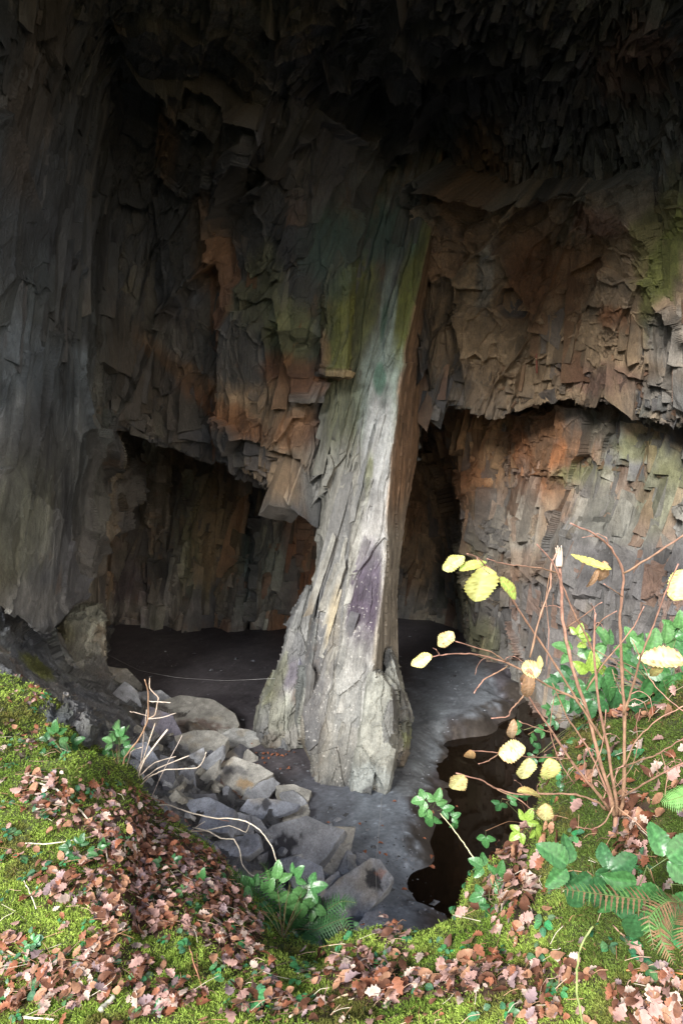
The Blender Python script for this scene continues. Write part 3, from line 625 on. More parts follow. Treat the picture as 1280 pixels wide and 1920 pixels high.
BL = (.185, .195, .215); TN = (.235, .225, .195); GY = (.215, .22, .225); PU = (.155, .145, .17); DK = (.06, .06, .065); PALE = (.28, .28, .26); BK = (.022, .022, .026)
UP = (-.05, -.35, .93)
SLABS = [
 ([(300,1322),(345,1309),(395,1316),(430,1338),(437,1355),(431,1368),(405,1360),(372,1350),(335,1357),(312,1345)], .42, (.05,-.25,.97), .55, TN, 'broad tan rock with a rounded back at the edge of the dark cave floor', [(360,1362,60,14,0,(.09,.06,.05),.8)]),
 ([(335,1382),(370,1372),(400,1374),(420,1385),(410,1405),(380,1416),(355,1412),(340,1400)], .22, UP, .3, TN, 'flat olive-grey slab just below the rounded tan rock', None),
 ([(414,1380),(440,1366),(465,1370),(500,1384),(470,1398),(440,1402),(425,1395)], .12, (.1,-.2,.97), .2, PALE, 'pale pointed slab reaching towards the foot of the pillar', None),
 ([(420,1418),(450,1398),(465,1405),(457,1428),(435,1432)], .18, (.5,-.5,.7), .3, DK, 'small nearly black rock under the pale pointed slab', None),
 ([(460,1432),(466,1408),(482,1420),(480,1438)], .12, (.4,-.6,.7), .2, TN, 'little wedge of grey rock beside the black one', None),
 ([(355,1418),(380,1404),(384,1420),(362,1436)], .35, (.1,-.6,.8), .12, GY, 'small square grey plate above the leaning sheets', None),
 ([(358,1444),(385,1424),(414,1402),(412,1420),(398,1446),(368,1462)], .42, (-.5,-.5,.7), .12, GY, 'upper thin slate sheet leaning on edge in the middle of the rock fall', None),
 ([(366,1482),(372,1462),(408,1428),(404,1448),(386,1474)], .3, (-.5,-.5,.7), .1, TN, 'lower thin slate sheet leaning on edge above green moss', None),
 ([(338,1452),(345,1444),(362,1446),(365,1491),(341,1492)], .4, (.05,-.8,.5), .14, BL, 'upright oblong blue-grey block standing left of the leaning sheets', [(350,1462,10,12,0,DK,.6)]),
 ([(395,1476),(415,1440),(440,1424),(480,1438),(502,1452),(478,1466),(458,1486),(440,1490),(412,1488)], .5, (-.05,-.55,.83), .55, TN, 'big tan boulder with black and ochre lichen in the middle of the rock fall', [(445,1445,30,8,10,DK,.7),(425,1445,10,10,0,DK,.7),(460,1468,16,12,0,(.22,.13,.04),.6)]),
 ([(452,1504),(470,1474),(500,1458),(519,1471),(500,1494),(465,1508)], .36, (.2,-.55,.8), .35, GY, 'grey angular block leaning on the right of the lichened boulder', None),
 ([(456,1518),(470,1499),(500,1498),(552,1509),(545,1516),(488,1541)], .34, (-.05,-.5,.86), .09, BL, 'flat blue-grey slate plate with black lichen streaks', [(498,1508,9,14,30,BK,.85),(482,1512,10,6,0,BK,.6)]),
 ([(522,1475),(550,1472),(578,1483),(574,1498),(545,1500),(526,1490)], .22, (.1,-.3,.95), .2, TN, 'small tan plate topmost at the right edge of the fall', None),
 ([(530,1490),(552,1486),(570,1500),(587,1535),(570,1528),(545,1510)], .18, (.35,-.5,.8), .12, GY, 'long grey splinter pointing down beside the small tan plate', None),
 ([(489,1546),(550,1516),(572,1510),(577,1522),(572,1536),(520,1556)], .2, (.05,-.55,.83), .2, TN, 'greenish grey slab tucked under the streaked plate', None),
 ([(410,1532),(450,1526),(480,1538),(495,1560),(470,1573),(430,1570),(415,1550)], .4, (-.1,-.5,.85), .2, GY, 'oval grey slab crossed by a bleached bramble stem', None),
 ([(400,1580),(430,1573),(476,1566),(482,1588),(462,1602),(420,1606)], .3, (-.1,-.6,.8), .2, BL, 'dark blue-grey slab below the oval one', [(450,1580,20,8,0,DK,.6)]),
 ([(466,1622),(478,1585),(515,1555),(570,1538),(600,1552),(630,1562),(605,1600),(575,1634),(530,1644),(490,1642)], .3, (-.05,-.6,.8), .4, GY, 'largest slab of the fall, pale with a broad black lichen patch', [(530,1590,42,24,-35,BK,.95),(505,1620,26,18,-20,BK,.7)]),
 ([(581,1618),(612,1564),(630,1557),(660,1560),(655,1585),(634,1638),(605,1655),(592,1648)], .62, (.35,-.75,.55), .16, TN, 'upright grey slab standing on edge against the largest slab', None),
 ([(638,1630),(654,1592),(665,1618),(655,1634),(642,1637)], .16, (.5,-.6,.6), .12, GY, 'small triangular slab behind the upright slab', None),
 ([(532,1616),(560,1612),(598,1628),(603,1660),(590,1682),(558,1672)], .5, (-.05,-.55,.8), .14, BL, 'smooth blue-grey plate partly hidden by the fern', None),
 ([(604,1682),(610,1655),(632,1636),(641,1655),(616,1684)], .4, (.2,-.6,.75), .12, GY, 'small tilted plate between the blue-grey plate and the lowest block', None),
 ([(598,1690),(640,1650),(690,1618),(705,1620),(727,1650),(716,1668),(676,1716),(650,1712),(612,1706)], .5, (-.1,-.7,.7), .34, GY, 'large tilted block lowest in the fall with a black patch', [(700,1650,13,26,-30,BK,.95),(712,1636,8,8,0,(.3,.1,.04),.4)]),
 ([(668,1742),(688,1712),(715,1707),(724,1728),(712,1748)], .2, (0,-.4,.9), .25, BL, 'low blue-grey stone peeping over the bright moss', None),
 ([(285,1332),(320,1345),(342,1385),(322,1418),(292,1400),(270,1360)], .3, (.4,-.6,.65), .3, PU, 'purplish slab tilted steeply beside the bare twigs', None),
 ([(302,1420),(325,1426),(330,1490),(310,1486),(298,1450)], .4, (.2,-.8,.5), .25, DK, 'dark upright rock behind the bare twigs', None),
 ([(340,1508),(390,1500),(432,1520),(420,1556),(372,1552),(346,1532)], .45, (-.2,-.5,.8), .2, BL, 'wide slate slab just beyond the mossy bank', None),
 ([(240,1402),(275,1396),(298,1430),(290,1470),(258,1452)], .3, (.3,-.7,.6), .3, BL, 'blue-grey slab nearest the bank behind the twigs', None),
 ([(206,1253),(238,1257),(262,1281),(255,1292),(230,1290),(213,1274)], .35, (.1,-.4,.9), .4, TN, 'flat-topped stone resting below the squared boulder', None),
 ([(214,1302),(235,1281),(254,1297),(262,1322),(236,1325)], .35, (.3,-.6,.7), .35, GY, 'grey stone wedged at the foot of the bedrock slope', None),
 ([(262,1300),(300,1296),(322,1312),(300,1330),(272,1326)], .25, (.1,-.4,.9), .3, GY, 'low grey stone touching the rounded tan rock', None),
 ([(332,1545),(362,1556),(398,1580),(392,1604),(350,1590)], .4, (-.2,-.5,.8), .2, PU, 'purplish slab low against the leafy bank', None),
 ([(368,1492),(402,1490),(410,1512),(392,1520),(372,1512)], .25, (0,-.5,.8), .25, DK, 'black rock in the gap below the upright oblong block', None),
]
for i, (ol, lift, n, th, colr, lab, patch) in enumerate(SLABS):
    cx = sum(p[0] for p in ol) / len(ol); cy = sum(p[1] for p in ol) / len(ol); ol = [(cx + (a - cx) * 1.2, cy + (b - cy) * 1.2) for a, b in ol]
    h = cast(cx, cy, [T_rock]); c0 = h[0] + Vector((0, 0, lift))
    P1, Fq, col, cen = prism(ol, c0, n, th * .7, 500 + i, tuple(np.array(colr) * (.98, 1.0, 1.05)), .25, patch)
    rock_thing('fallen_rock', lab, 'rock', 'slabs of the rock fall', P1, Fq, col, cen)
# chips in the gaps
CH = [prism([(640 + 12 * math.cos(a) * random.uniform(.6, 1.2), 1500 + 9 * math.sin(a) * random.uniform(.6, 1.2)) for a in np.linspace(0, 2 * math.pi, random.choice((5, 6)), endpoint=False)],
            at(640, 1500, 10), UP, .06, 600 + k, (GY, BL, TN)[k % 3], .4) for k in range(6)]
chips = []
for k, (P1, Fq, col, cen) in enumerate(CH):
    o = mk('slate_chip', P1 - np.array(cen), Fq, M_slab, None, col); chips.append(o)
k = 0
while k < 75:
    px, py = random.uniform(250, 720), random.uniform(1370, 1720)
    if not (py > 1300 + (px - 250) * .72 and py < 1300 + (px - 250) * .72 + 190): continue
    h = cast(px, py, [T_rock])
    if h[0].z < .02 and random.random() < .75: continue
    o = chips[k] if k < 6 else chips[k % 6].copy()
    if k >= 6: C.objects.link(o)
    o.location = h[0] + Vector((0, 0, .05)); o.rotation_euler = (random.uniform(-.5, .5), random.uniform(-.5, .5), random.uniform(0, 6.3))
    sc = random.uniform(.7, 2.0); o.scale = (sc, sc, sc)
    tag(o, 'small grey slate chip in the gaps between the large slabs', 'rock chip', 'slate chips in the gaps of the rock fall'); k += 1

# squared boulder under the left wall
def bl(l, r_, py, Yf, th): 
    w_ = r_ - l
    return [(l + 3, py - 6, Yf + th), (l, py, Yf + .3), (l + .1 * w_, py + 2, Yf + .05), (l + .55 * w_, py + 3, Yf), (r_ - .12 * w_, py + 2, Yf + .05), (r_, py, Yf + .3), (r_ - 2, py - 6, Yf + th), (l + .5 * w_, py - 8, Yf + th * 1.1)]
o = rockblob(None, 'boulder', [bl(140, 192, 1142, 15.6, .7), bl(118, 195, 1165, 14.9, 1.2), bl(113, 195, 1200, 14.8, 1.4), bl(112, 196, 1232, 14.6, 1.6), bl(110, 205, 1262, 14.3, 1.8), bl(105, 215, 1292, 13.8, 1.9)],
             [(155, 1160, 50, 26, 0, (.30, .31, .27), .8), (150, 1210, 40, 60, 0, (.25, .26, .24), .7), (130, 1190, 20, 30, 0, OLIVE, .5), (165, 1250, 50, 20, 0, DARK, .4)], 71, [(1.2, 1.2, .10), (.5, 1.4, .06), (.2, 1.5, .03), (.08, 1.5, .012)], (1.25, 1.25, 1.2))
tag(o, 'squared pale boulder standing under the left cave wall', 'boulder')

# ------------------------------------------------------------------ the bank under the window
cb = np.array([-330, -120, 0, 60, 130, 200, 236, 262, 340, 430, 480, 540, 600, 640, 700, 790, 830, 880, 930, 1000, 1035, 1070, 1120, 1200, 1290, 1420, 1650], float)
sy = np.array([1200, 1235, 1262, 1282, 1318, 1372, 1400, 1485, 1540, 1622, 1680, 1745, 1775, 1750, 1742, 1722, 1690, 1625, 1590, 1500, 1400, 1345, 1322, 1300, 1262, 1230, 1200], float)
sY = np.array([5.2, 5.1, 5.0, 4.9, 4.7, 4.6, 4.5, 4.3, 4.0, 3.7, 3.4, 3.1, 2.9, 2.75, 2.65, 2.6, 2.6, 2.65, 2.7, 2.85, 3.0, 3.05, 3.0, 2.85, 2.6, 2.35, 2.1])
bY = np.interp(cb, [-330, 0, 400, 800, 1150, 1650], [2.15, 2.0, 1.85, 1.65, 1.42, 1.25])
rb = []
e = at(cb, sy, sY)
q = e.copy(); q[:, 1] += 1.0; q[:, 2] = np.minimum(q[:, 2] - 3.0, .6); q[:, 0] *= 1.05; q[:, 2] = -.4; rb.append(q)
q = e.copy(); q[:, 1] += .55; q[:, 2] -= 1.5; rb.append(q)
q = e.copy(); q[:, 1] += .16; q[:, 2] -= .34; rb.append(q)
for f in (0, .12, .3, .5, .75, 1.0):
    py = sy + (1935 - sy) * f; inv = 1 / sY + (1 / bY - 1 / sY) * f ** .85; p = at(cb, py, 1 / inv); rb.append(p)
last = rb[-1]
q = last.copy(); q[:, 1] -= 1.0; q[:, 2] = q[:, 2] * .4 + 4.45 * .6; q[:, 0] *= 1.3; rb.append(q)
q = last.copy(); q[:, 1] = -1.5; q[:, 2] = 4.5; q[:, 0] = (cb - 640) / 180; rb.append(q)
q = q.copy(); q[:, 1] = -5; q[:, 2] = 5.2; q[:, 0] = (cb - 640) / 110; rb.append(q)
q = q.copy(); q[:, 1] = -14; q[:, 2] = 6.5; q[:, 0] = (cb - 640) / 50; rb.append(q)
q = q.copy(); q[:, 1] = -26; q[:, 2] = 9.0; q[:, 0] = (cb - 640) / 30; rb.append(q)  # unseen hillside behind the camera, added to hold back low sky light
KB = np.array(rb)
Gb = dense(KB, 4.0); nb = gridnormal(Gb, 1)
px_, py_ = proj(Gb)
near = (Gb[..., 1] > .6)
cush = fbm(Gb * 9, 3, 700); big = fbm(Gb * 2.2, 3, 710)
dd = np.where(near, .022 * np.abs(cush) * 1.6 + .05 * big + .008 * fbm(Gb * 40, 2, 720), .3 * big)
# the hollow under the ledge on the left, the ledge itself
def bmp(cx, cy, rx, ry): return np.exp(-(((px_ - cx) / rx) ** 2 + ((py_ - cy) / ry) ** 2))
dd = dd + near * (.13 * bmp(170, 1385, 60, 34) - .16 * bmp(150, 1462, 80, 22) + .10 * bmp(60, 1340, 90, 26) + .05 * bmp(700, 1800, 60, 30) - .05 * bmp(1000, 1740, 50, 40) + .06 * bmp(860, 1700, 60, 40))
Gb = Gb + nb * dd[..., None]
LIT = [(300, 1600, 150, 60, 25, 1), (260, 1690, 200, 60, 15, 1), (430, 1740, 90, 60, 60, 1), (90, 1500, 60, 40, 30, .7), (110, 1830, 150, 60, 0, .8), (330, 1880, 60, 30, 0, .8), (470, 1880, 60, 30, 0, .7), (700, 1840, 90, 40, 25, 1), (860, 1850, 130, 34, -10, 1),
       (980, 1680, 40, 90, 10, 1), (970, 1600, 30, 40, 20, .9), (1000, 1830, 120, 24, 0, .8), (1200, 1540, 40, 50, 0, 1), (1180, 1600, 30, 30, 0, .7), (1240, 1880, 70, 50, 0, .9), (1000, 1900, 50, 30, 0, .9), (740, 1770, 20, 40, -30, .9), (1110, 1440, 20, 40, 0, .6), (1220, 1340, 60, 16, 0, .6), (70, 1310, 30, 16, 0, .5), (50, 1400, 20, 40, 0, .6), (400, 1560, 40, 26, 0, .7), (1150, 1330, 60, 20, 0, .5), (560, 1905, 60, 20, 0, .5), (20, 1860, 60, 60, 0, .7), (230, 1500, 90, 20, 15, .7)]
def litter(px, py, n):
    L = np.zeros(np.shape(px))
    for (cx, cy, rx, ry, ang, st) in LIT:
        a = R(ang); dx = px - cx; dy = py - cy; u = (dx * math.cos(a) + dy * math.sin(a)) / rx; v = (-dx * math.sin(a) + dy * math.cos(a)) / ry
        L = np.maximum(L, st * sstep(-.45, .45, 1 - u * u - v * v + 1.5 * n))
    return L
px_, py_ = proj(Gb); nL = fbm(Gb * 5, 4, 730)
Lm = litter(px_, py_, nL)[..., None]
cb_ = np.array([.050, .062, .014]) * (1 - Lm) + np.array([.070, .038, .022]) * Lm
cb_ = cb_ * (1 + .5 * fbm(Gb * 30, 3, 740))[..., None]
M_soil, t_, b_ = newmat('leaf_mould')
a_ = N(t_, 'ShaderNodeAttribute', attribute_name='Col'); t_.links.new(a_.outputs['Color'], b_.inputs['Base Color']); b_.inputs['Roughness'].default_value = .95
n_ = N(t_, 'ShaderNodeTexNoise', Scale=120.0, Detail=6.0, Roughness=.7); tc = N(t_, 'ShaderNodeTexCoord'); t_.links.new(tc.outputs['Object'], n_.inputs['Vector'])
bp = N(t_, 'ShaderNodeBump', Strength=.8, Distance=.01); t_.links.new(n_.outputs[0], bp.inputs['Height']); t_.links.new(bp.outputs[0], b_.inputs['Normal'])
bank = mk('ground', Gb, gridfaces(*Gb.shape[:2]), M_soil, None, cb_, True); tag(bank, kind='structure')
T_bank = BVHTree.FromPolygons(Gb.reshape(-1, 3).tolist(), gridfaces(*Gb.shape[:2]).tolist())
def bank_hit(px, py):
    x, y, z = ray(px, py); d = Vector((float(x), float(y), float(z))).normalized(); h = T_bank.ray_cast(CAM, d)
    if h[0] is None: return None
    return h[0], (h[1] if h[1].dot(d) < 0 else -h[1])

def leafmat(name, rough=.55, trans=.25, spec=.3, vein=0.0):
    m, t, b = newmat(name); a = N(t, 'ShaderNodeAttribute', attribute_name='Col'); tc = N(t, 'ShaderNodeTexCoord')
    n = N(t, 'ShaderNodeTexNoise', Scale=9.0 if vein else 60.0, Detail=4.0); t.links.new(tc.outputs['Object'], n.inputs['Vector'])
    mr = N(t, 'ShaderNodeMapRange'); t.links.new(n.outputs[0], mr.inputs[0])
    for i, v in zip((1, 2, 3, 4), (.3, .7, .75, 1.25)): mr.inputs[i].default_value = v
    v = N(t, 'ShaderNodeVectorMath', operation='SCALE'); t.links.new(a.outputs['Color'], v.inputs[0]); t.links.new(mr.outputs[0], v.inputs['Scale'])
    t.links.new(v.outputs[0], b.inputs['Base Color']); b.inputs['Roughness'].default_value = rough; b.inputs['Specular IOR Level'].default_value = spec
    if trans:
        tr = N(t, 'ShaderNodeBsdfTranslucent'); t.links.new(v.outputs[0], tr.inputs[0]); mx = N(t, 'ShaderNodeMixShader'); mx.inputs[0].default_value = trans
        t.links.new(b.outputs[0], mx.inputs[1]); t.links.new(tr.outputs[0], mx.inputs[2]); t.links.new(mx.outputs[0], t.nodes['Material Output'].inputs[0])
    return m
M_moss = leafmat('moss_green', .8, .3, .1); M_dry = leafmat('dry_leaf', .6, .15, .3); M_green = leafmat('green_leaf', .36, .2, .45, 1); M_hazel = leafmat('hazel_leaf', .5, .4, .3, 1); M_bark = leafmat('twig_bark', .6, 0, .35)

# moss: a fuzz of small shoots over the bank
def fuzz(npts, per, region, s0):
    P_, N_, D_ = [], [], []
    xs = rng.uniform(region[0], region[2], npts); ys = rng.uniform(region[1], region[3], npts)
    for x, y in zip(xs, ys):
        h = bank_hit(x, y)
        if h and h[0].y > .4: P_.append(h[0][:]); N_.append(h[1][:]); D_.append(x)
    P_ = np.array(P_); N_ = np.array(N_)
    px, py = proj(P_); L = litter(px, py, fbm(P_ * 5, 4, 730)); keep = rng.random(len(P_)) > L * .8 + .02
    P_, N_, px, py = P_[keep], N_[keep], px[keep], py[keep]
    P_ = np.repeat(P_, per, 0); N_ = np.repeat(N_, per, 0); px = np.repeat(px, per); py = np.repeat(py, per)
    n = len(P_); Yd = P_[:, 1:2]
    r = rng.normal(size=(n, 3)); dr = N_ * .55 + np.array([0, 0, .5]) + r * .55; dr /= np.linalg.norm(dr, axis=1, keepdims=True)
    sc = (Yd / 2.2) ** .6
    P0 = P_ + rng.normal(size=(n, 3)) * .0045 * sc
    l = rng.uniform(.006, .017, (n, 1)) * sc * (.7 + 1.0 * np.clip(fbm(P_ * 22, 2, 770) + .3, 0, 1))[:, None]; wd = rng.uniform(.0014, .0024, (n, 1)) * sc
    t = np.cross(dr, rng.normal(size=(n, 3))); t /= np.linalg.norm(t, axis=1, keepdims=True)
    tip = P0 + dr * l; tip[:, 2:3] -= l * .25
    V = np.stack([P0 - t * wd, P0 + t * wd, tip], 1).reshape(-1, 3); F = np.arange(n * 3).reshape(-1, 3)
    nz = fbm(P_ * 3, 3, 750); nf = fbm(P_ * 14, 2, 760)
    yl = np.clip(.5 + .9 * nz + .4 * nf, 0, 1)
    dark = sstep(960, 1120, px + .25 * (1700 - py)) * .8 * (1 - sstep(1790, 1850, py) * .5)  # darker green moss at right, the hazel's shade put into its colour
    dark = np.maximum(dark, .6 * np.exp(-(((px - 130) / 90) ** 2 + ((py - 1470) / 40) ** 2)))  # hollow under the ledge: its shade painted into the moss
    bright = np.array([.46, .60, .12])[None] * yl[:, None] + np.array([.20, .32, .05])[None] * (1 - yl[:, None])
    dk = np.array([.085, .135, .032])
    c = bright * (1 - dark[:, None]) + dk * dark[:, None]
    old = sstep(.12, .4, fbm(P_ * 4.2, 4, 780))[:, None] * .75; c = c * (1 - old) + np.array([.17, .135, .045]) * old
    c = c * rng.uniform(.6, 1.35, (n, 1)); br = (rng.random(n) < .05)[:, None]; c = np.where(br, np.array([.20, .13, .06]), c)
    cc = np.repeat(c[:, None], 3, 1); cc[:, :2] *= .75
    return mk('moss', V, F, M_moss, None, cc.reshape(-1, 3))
ms = fuzz(int(90000 * QUAL), 6, (-60, 1225, 1340, 1990), 0); tag(ms, 'green moss carpeting the bank under the window', kind='stuff')

# fallen oak leaves
LC = [('pinkish tan', (.50, .30, .255)), ('rust orange', (.34, .130, .070)), ('dark brown', (.17, .075, .045)), ('pale buff', (.60, .46, .38)), ('mauve grey', (.33, .235, .24)), ('tawny', (.42, .22, .13))]
def oakleaf(colr, seed, nS=13):
    r_ = np.random.default_rng(seed); t = np.linspace(0, 1, nS); k = r_.uniform(3.3, 4.4); ph = r_.uniform(0, 6)
    wl = .30 * np.sin(np.pi * np.clip(t, .02, .98) ** .75) ** .7
    L = []; cu = r_.uniform(-.6, .7); fo = r_.uniform(-.3, .6); tw = r_.uniform(-.6, .6)
    for sgn in (-1, 0, 1):
        lob = 1 + (.30 if seed % 3 else .05) * np.cos(2 * np.pi * k * t + ph + (0.6 if sgn > 0 else 0))
        y = sgn * wl * lob; x = t - .12 * np.abs(y) * 0
        z = cu * (t - .5) ** 2 + fo * np.abs(y) + tw * y * (t - .5) * 2 + r_.normal(0, .018, nS) * (abs(sgn))
        L.append(np.stack([x - .5, y, z], -1))
    V = np.stack(L, 0); F = []
    for a in (0, 1):
        for i in range(nS - 1): F.append([a * nS + i, a * nS + i + 1, (a + 1) * nS + i + 1, (a + 1) * nS + i])
    V = V.reshape(-1, 3)
    st = np.array([[-.5, -.008, cu * .25], [-.5, .008, cu * .25], [-.72, .006, cu * .3], [-.72, -.006, cu * .3]]); F.append([len(V), len(V) + 1, len(V) + 2, len(V) + 3]); V = np.concatenate([V, st])
    c = np.tile(np.array(colr) * .84, (len(V), 1)) * r_.uniform(.8, 1.2, (len(V), 1)); c[nS:2 * nS] *= .8
    return V, np.array(F), c
variants = [(i % 6, oakleaf(LC[i % 6][1], 40 + i)) for i in range(36)]
def frame_from(n, ang, tilt=.35):
    n = (Vector(n) + Vector((random.gauss(0, tilt), random.gauss(0, tilt), random.gauss(0, tilt * .5)))).normalized()
    a = n.cross(Vector((math.cos(ang), math.sin(ang), .1))).normalized(); b = n.cross(a)
    return Matrix((a, b, n)).transposed()
spots = []
for _ in range(60000):
    x, y = random.uniform(-50, 1330), random.uniform(1240, 1980); spots.append((x, y))
hits = [(h, x, y) for (x, y) in spots[:int(21000)] for h in [bank_hit(x, y)] if h]
HP = np.array([h[0][0][:] for h in hits]); HL = litter(*proj(HP), fbm(HP * 5, 4, 730))
dist = HP[:, 1]; pr = (HL * .9 + .06) * (dist / 4.0) ** 1.15
take = rng.random(len(HP)) < pr * 1.45
cand = [(hits[i], HL[i]) for i in np.nonzero(take)[0]]
leafs = []
for ((h, x, y), l) in cand:
    v = random.choices(range(36), weights=[(5, 3, 3.6, 1.8, 1.4, 3.4)[i % 6] for i in range(36)])[0]
    sz = random.choice((1, .9, .62)) * random.uniform(.034, .070) * (.85 if x < 600 else .9) * (.72 if h[0].y < 1.9 else 1); Mx = frame_from(h[1], random.uniform(0, 6.28), .27)
    pos = h[0] + h[1] * random.uniform(.008, .03 + .03 * l)
    leafs.append((sz / h[0].y, v, sz, Mx, pos))
leafs.sort(key=lambda a: -a[0])
lm = []
for i, (ci, (V, F, c)) in enumerate(variants): lm.append(None)
for (q_, v, sz, Mx, pos) in leafs[:290]:
    ci, (V, F, c) = variants[v]
    if lm[v] is None:
        o = mk('fallen_leaf', V, F, M_dry, None, c, True); lm[v] = o
    else:
        o = lm[v].copy(); C.objects.link(o)
    o.matrix_world = Matrix.Translation(pos) @ Mx.to_4x4() @ Matrix.Scale(sz, 4)
    tag(o, 'crisp ' + LC[ci][0] + ' oak leaf lying on the near part of the bank', 'leaf', LC[ci][0] + ' oak leaves on the bank')
AV, AF, AC = [], [], []; off = 0
for (q_, v, sz, Mx, pos) in leafs[290:]:
    ci, (V, F, c) = variants[v]; m = np.array(Mx)
    AV.append(V @ m.T * sz + np.array(pos)); AF.append(F + off); AC.append(c * random.uniform(.75, 1.2)); off += len(V)
print('leaves', len(leafs))
ll = mk('leaf_litter', np.concatenate(AV), np.concatenate(AF), M_dry, None, np.concatenate(AC), True); tag(ll, 'litter of small fallen oak leaves over the bank', kind='stuff')

# ------------------------------------------------------------------ helpers for plants
def smooth_path(P_, m=5):
    P_ = np.asarray(P_, float); return catmull(P_, [m] * (len(P_) - 1), 0)
def tube(path, r0, r1, n=6, wob=0.0, buds=0.0, seed=0):
    path = smooth_path(path); k = len(path); r_ = np.random.default_rng(seed)
    if wob: path = path + r_.normal(0, wob, path.shape)
    tg = np.gradient(path, axis=0); tg /= np.maximum(np.linalg.norm(tg, axis=1, keepdims=True), 1e-9)
    a = np.cross(tg, [0.31, .2, .93]); a /= np.maximum(np.linalg.norm(a, axis=1, keepdims=True), 1e-9); b = np.cross(tg, a)
    rad = np.linspace(r0, r1, k)
    if buds: rad = rad * (1 + buds * (np.arange(k) % 4 == 2))
    th = np.linspace(0, 2 * np.pi, n, endpoint=False)
    V = path[:, None] + rad[:, None, None] * (np.cos(th)[None, :, None] * a[:, None] + np.sin(th)[None, :, None] * b[:, None])
    F = gridfaces(k, n, True); V = np.concatenate([V.reshape(-1, 3), path[:1], path[-1:]])
    e0, e1 = k * n, k * n + 1
    caps = [[(i + 1) % n, i, e0, e0] for i in range(n)] + [[(k - 1) * n + i, (k - 1) * n + (i + 1) % n, e1, e1] for i in range(n)]
    return V, np.concatenate([F, np.array(caps)])
def join(parts):
    V, F, Cc, off = [], [], [], 0
    for v, f, c in parts:
        V.append(v); F.append(np.asarray(f) + off); Cc.append(np.broadcast_to(np.asarray(c, float), (len(v), 3)) if np.ndim(c) == 1 else c); off += len(v)
    return np.concatenate(V), np.concatenate(F), np.concatenate(Cc)
def quads_ok(F):
    return F
def mkq(name, V, F, mat, parent, col, smooth=True, origin=None):
    """mesh from quads of which some are triangles (last index twice)"""
    F = np.asarray(F); org = np.array(origin if origin is not None else (parent.location if parent else (0, 0, 0)))
    me = bpy.data.meshes.new(name); fs = [list(f) if f[2] != f[3] else list(f[:3]) for f in F.tolist()]
    me.from_pydata((V - org).tolist(), [], fs); me.polygons.foreach_set('use_smooth', [smooth] * len(fs))
    a = me.color_attributes.new('Col', 'FLOAT_COLOR', 'POINT'); cc = np.ones((len(V), 4), np.float32); cc[:, :3] = col; a.data.foreach_set('color', cc.ravel())
    me.materials.append(mat); o = bpy.data.objects.new(name, me); C.objects.link(o)
    if parent: o.parent = parent
    return o
def leaflet(colr, seed, wide=.62, serr=.05, heart=0.0, ribs=7, na=9, nl=20, droop=.25, crease=.035, edge=None, holes=0.0):
    """one broad leaf blade, unit length along +y, base at the origin"""
    r_ = np.random.default_rng(seed); t = np.linspace(0, 1, nl)[:, None]; u = np.linspace(-1, 1, na)[None, :]
    prof = np.sin(np.pi * t ** .82) ** .62 * (1 - .12 * t); prof[0] = .02; prof[-1] = .01
    wv = wide / 2 * prof * (1 + serr * np.where(np.arange(nl)[:, None] % 2 == 0, 1, -1) * (np.abs(u) > .99)) * (1 + .13 * np.sin(t * r_.uniform(4, 9) + r_.uniform(0, 6)) * np.sign(u))
    x = u * wv; y = t + .0 * u - heart * (1 - t) ** 3 * np.abs(u) * .25 + .16 * np.abs(u) * (t - .5) * 0
    z = .20 * np.abs(x) - droop * t ** 2 + crease * np.abs(np.sin(np.pi * ribs * (t - .35 * np.abs(u)))) * np.abs(u) ** .3 * prof + r_.normal(0, .006, x.shape) + r_.uniform(-.1, .1) * x
    y = y * (1 - .04 * t)
    c = np.array(colr)[None, None] * np.ones((nl, na, 1)) * (1 + .10 * r_.normal(0, 1, (nl, na, 1)))
    vein = (np.abs(np.sin(np.pi * ribs * (t - .35 * np.abs(u)))) < .22) | (np.abs(u) < .08)
    c = c * np.where(vein, 1.35, 1.0)[..., None]
    if edge is not None:
        k = sstep(.72, 1.0, np.abs(u) + .25 * r_.normal(0, 1, x.shape) * .6)[..., None]; c = c * (1 - k * .8) + np.array(edge) * k * .8
        k = (r_.random(x.shape) < .05)[..., None]; c = np.where(k, np.array(edge), c)
    return np.stack([x, y, z], -1).reshape(-1, 3), gridfaces(nl, na), np.clip(c, .01, .9).reshape(-1, 3)
def place(V, Mx, pos, sc): return V @ np.array(Mx).T * sc + np.array(pos)
def facing(direction, normal):
    """columns: across, along the blade, out of the blade"""
    y = Vector(direction).normalized(); z = Vector(normal); z = (z - y * z.dot(y)).normalized(); x = y.cross(z)
    return Matrix((x, y, z)).transposed()
def trifoliate(colr, seed, wide=.66):
    out = []
    for k, (a, s_) in enumerate(((0, 1.0), (68, .82), (-68, .82))):
        V, F, c = leaflet(np.array(colr) * (1, .93, 1.06)[k], seed + k, wide, ribs=8, crease=.04)
        ca, sa = math.cos(R(a)), math.sin(R(a)); V = V * s_ + np.array([0, .07, 0]); V = np.stack([V[:, 0] * ca + V[:, 1] * sa, -V[:, 0] * sa + V[:, 1] * ca, V[:, 2] - .05 * (k > 0)], -1)
        out.append((V, F, c))
    Vt, Ft = tube([(0, -.45, -.06), (0, -.2, -.02), (0, .1, 0)], .012, .012, 5); out.append((Vt, Ft, np.array([.10, .14, .05])))
    return join(out)
GRN = [(.050, .145, .045), (.035, .105, .038), (.085, .20, .065), (.20, .30, .05)]
tri = [trifoliate(GRN[i % 3], 900 + 5 * i) for i in range(6)] + [trifoliate(GRN[3], 940)]
tri_me = {}
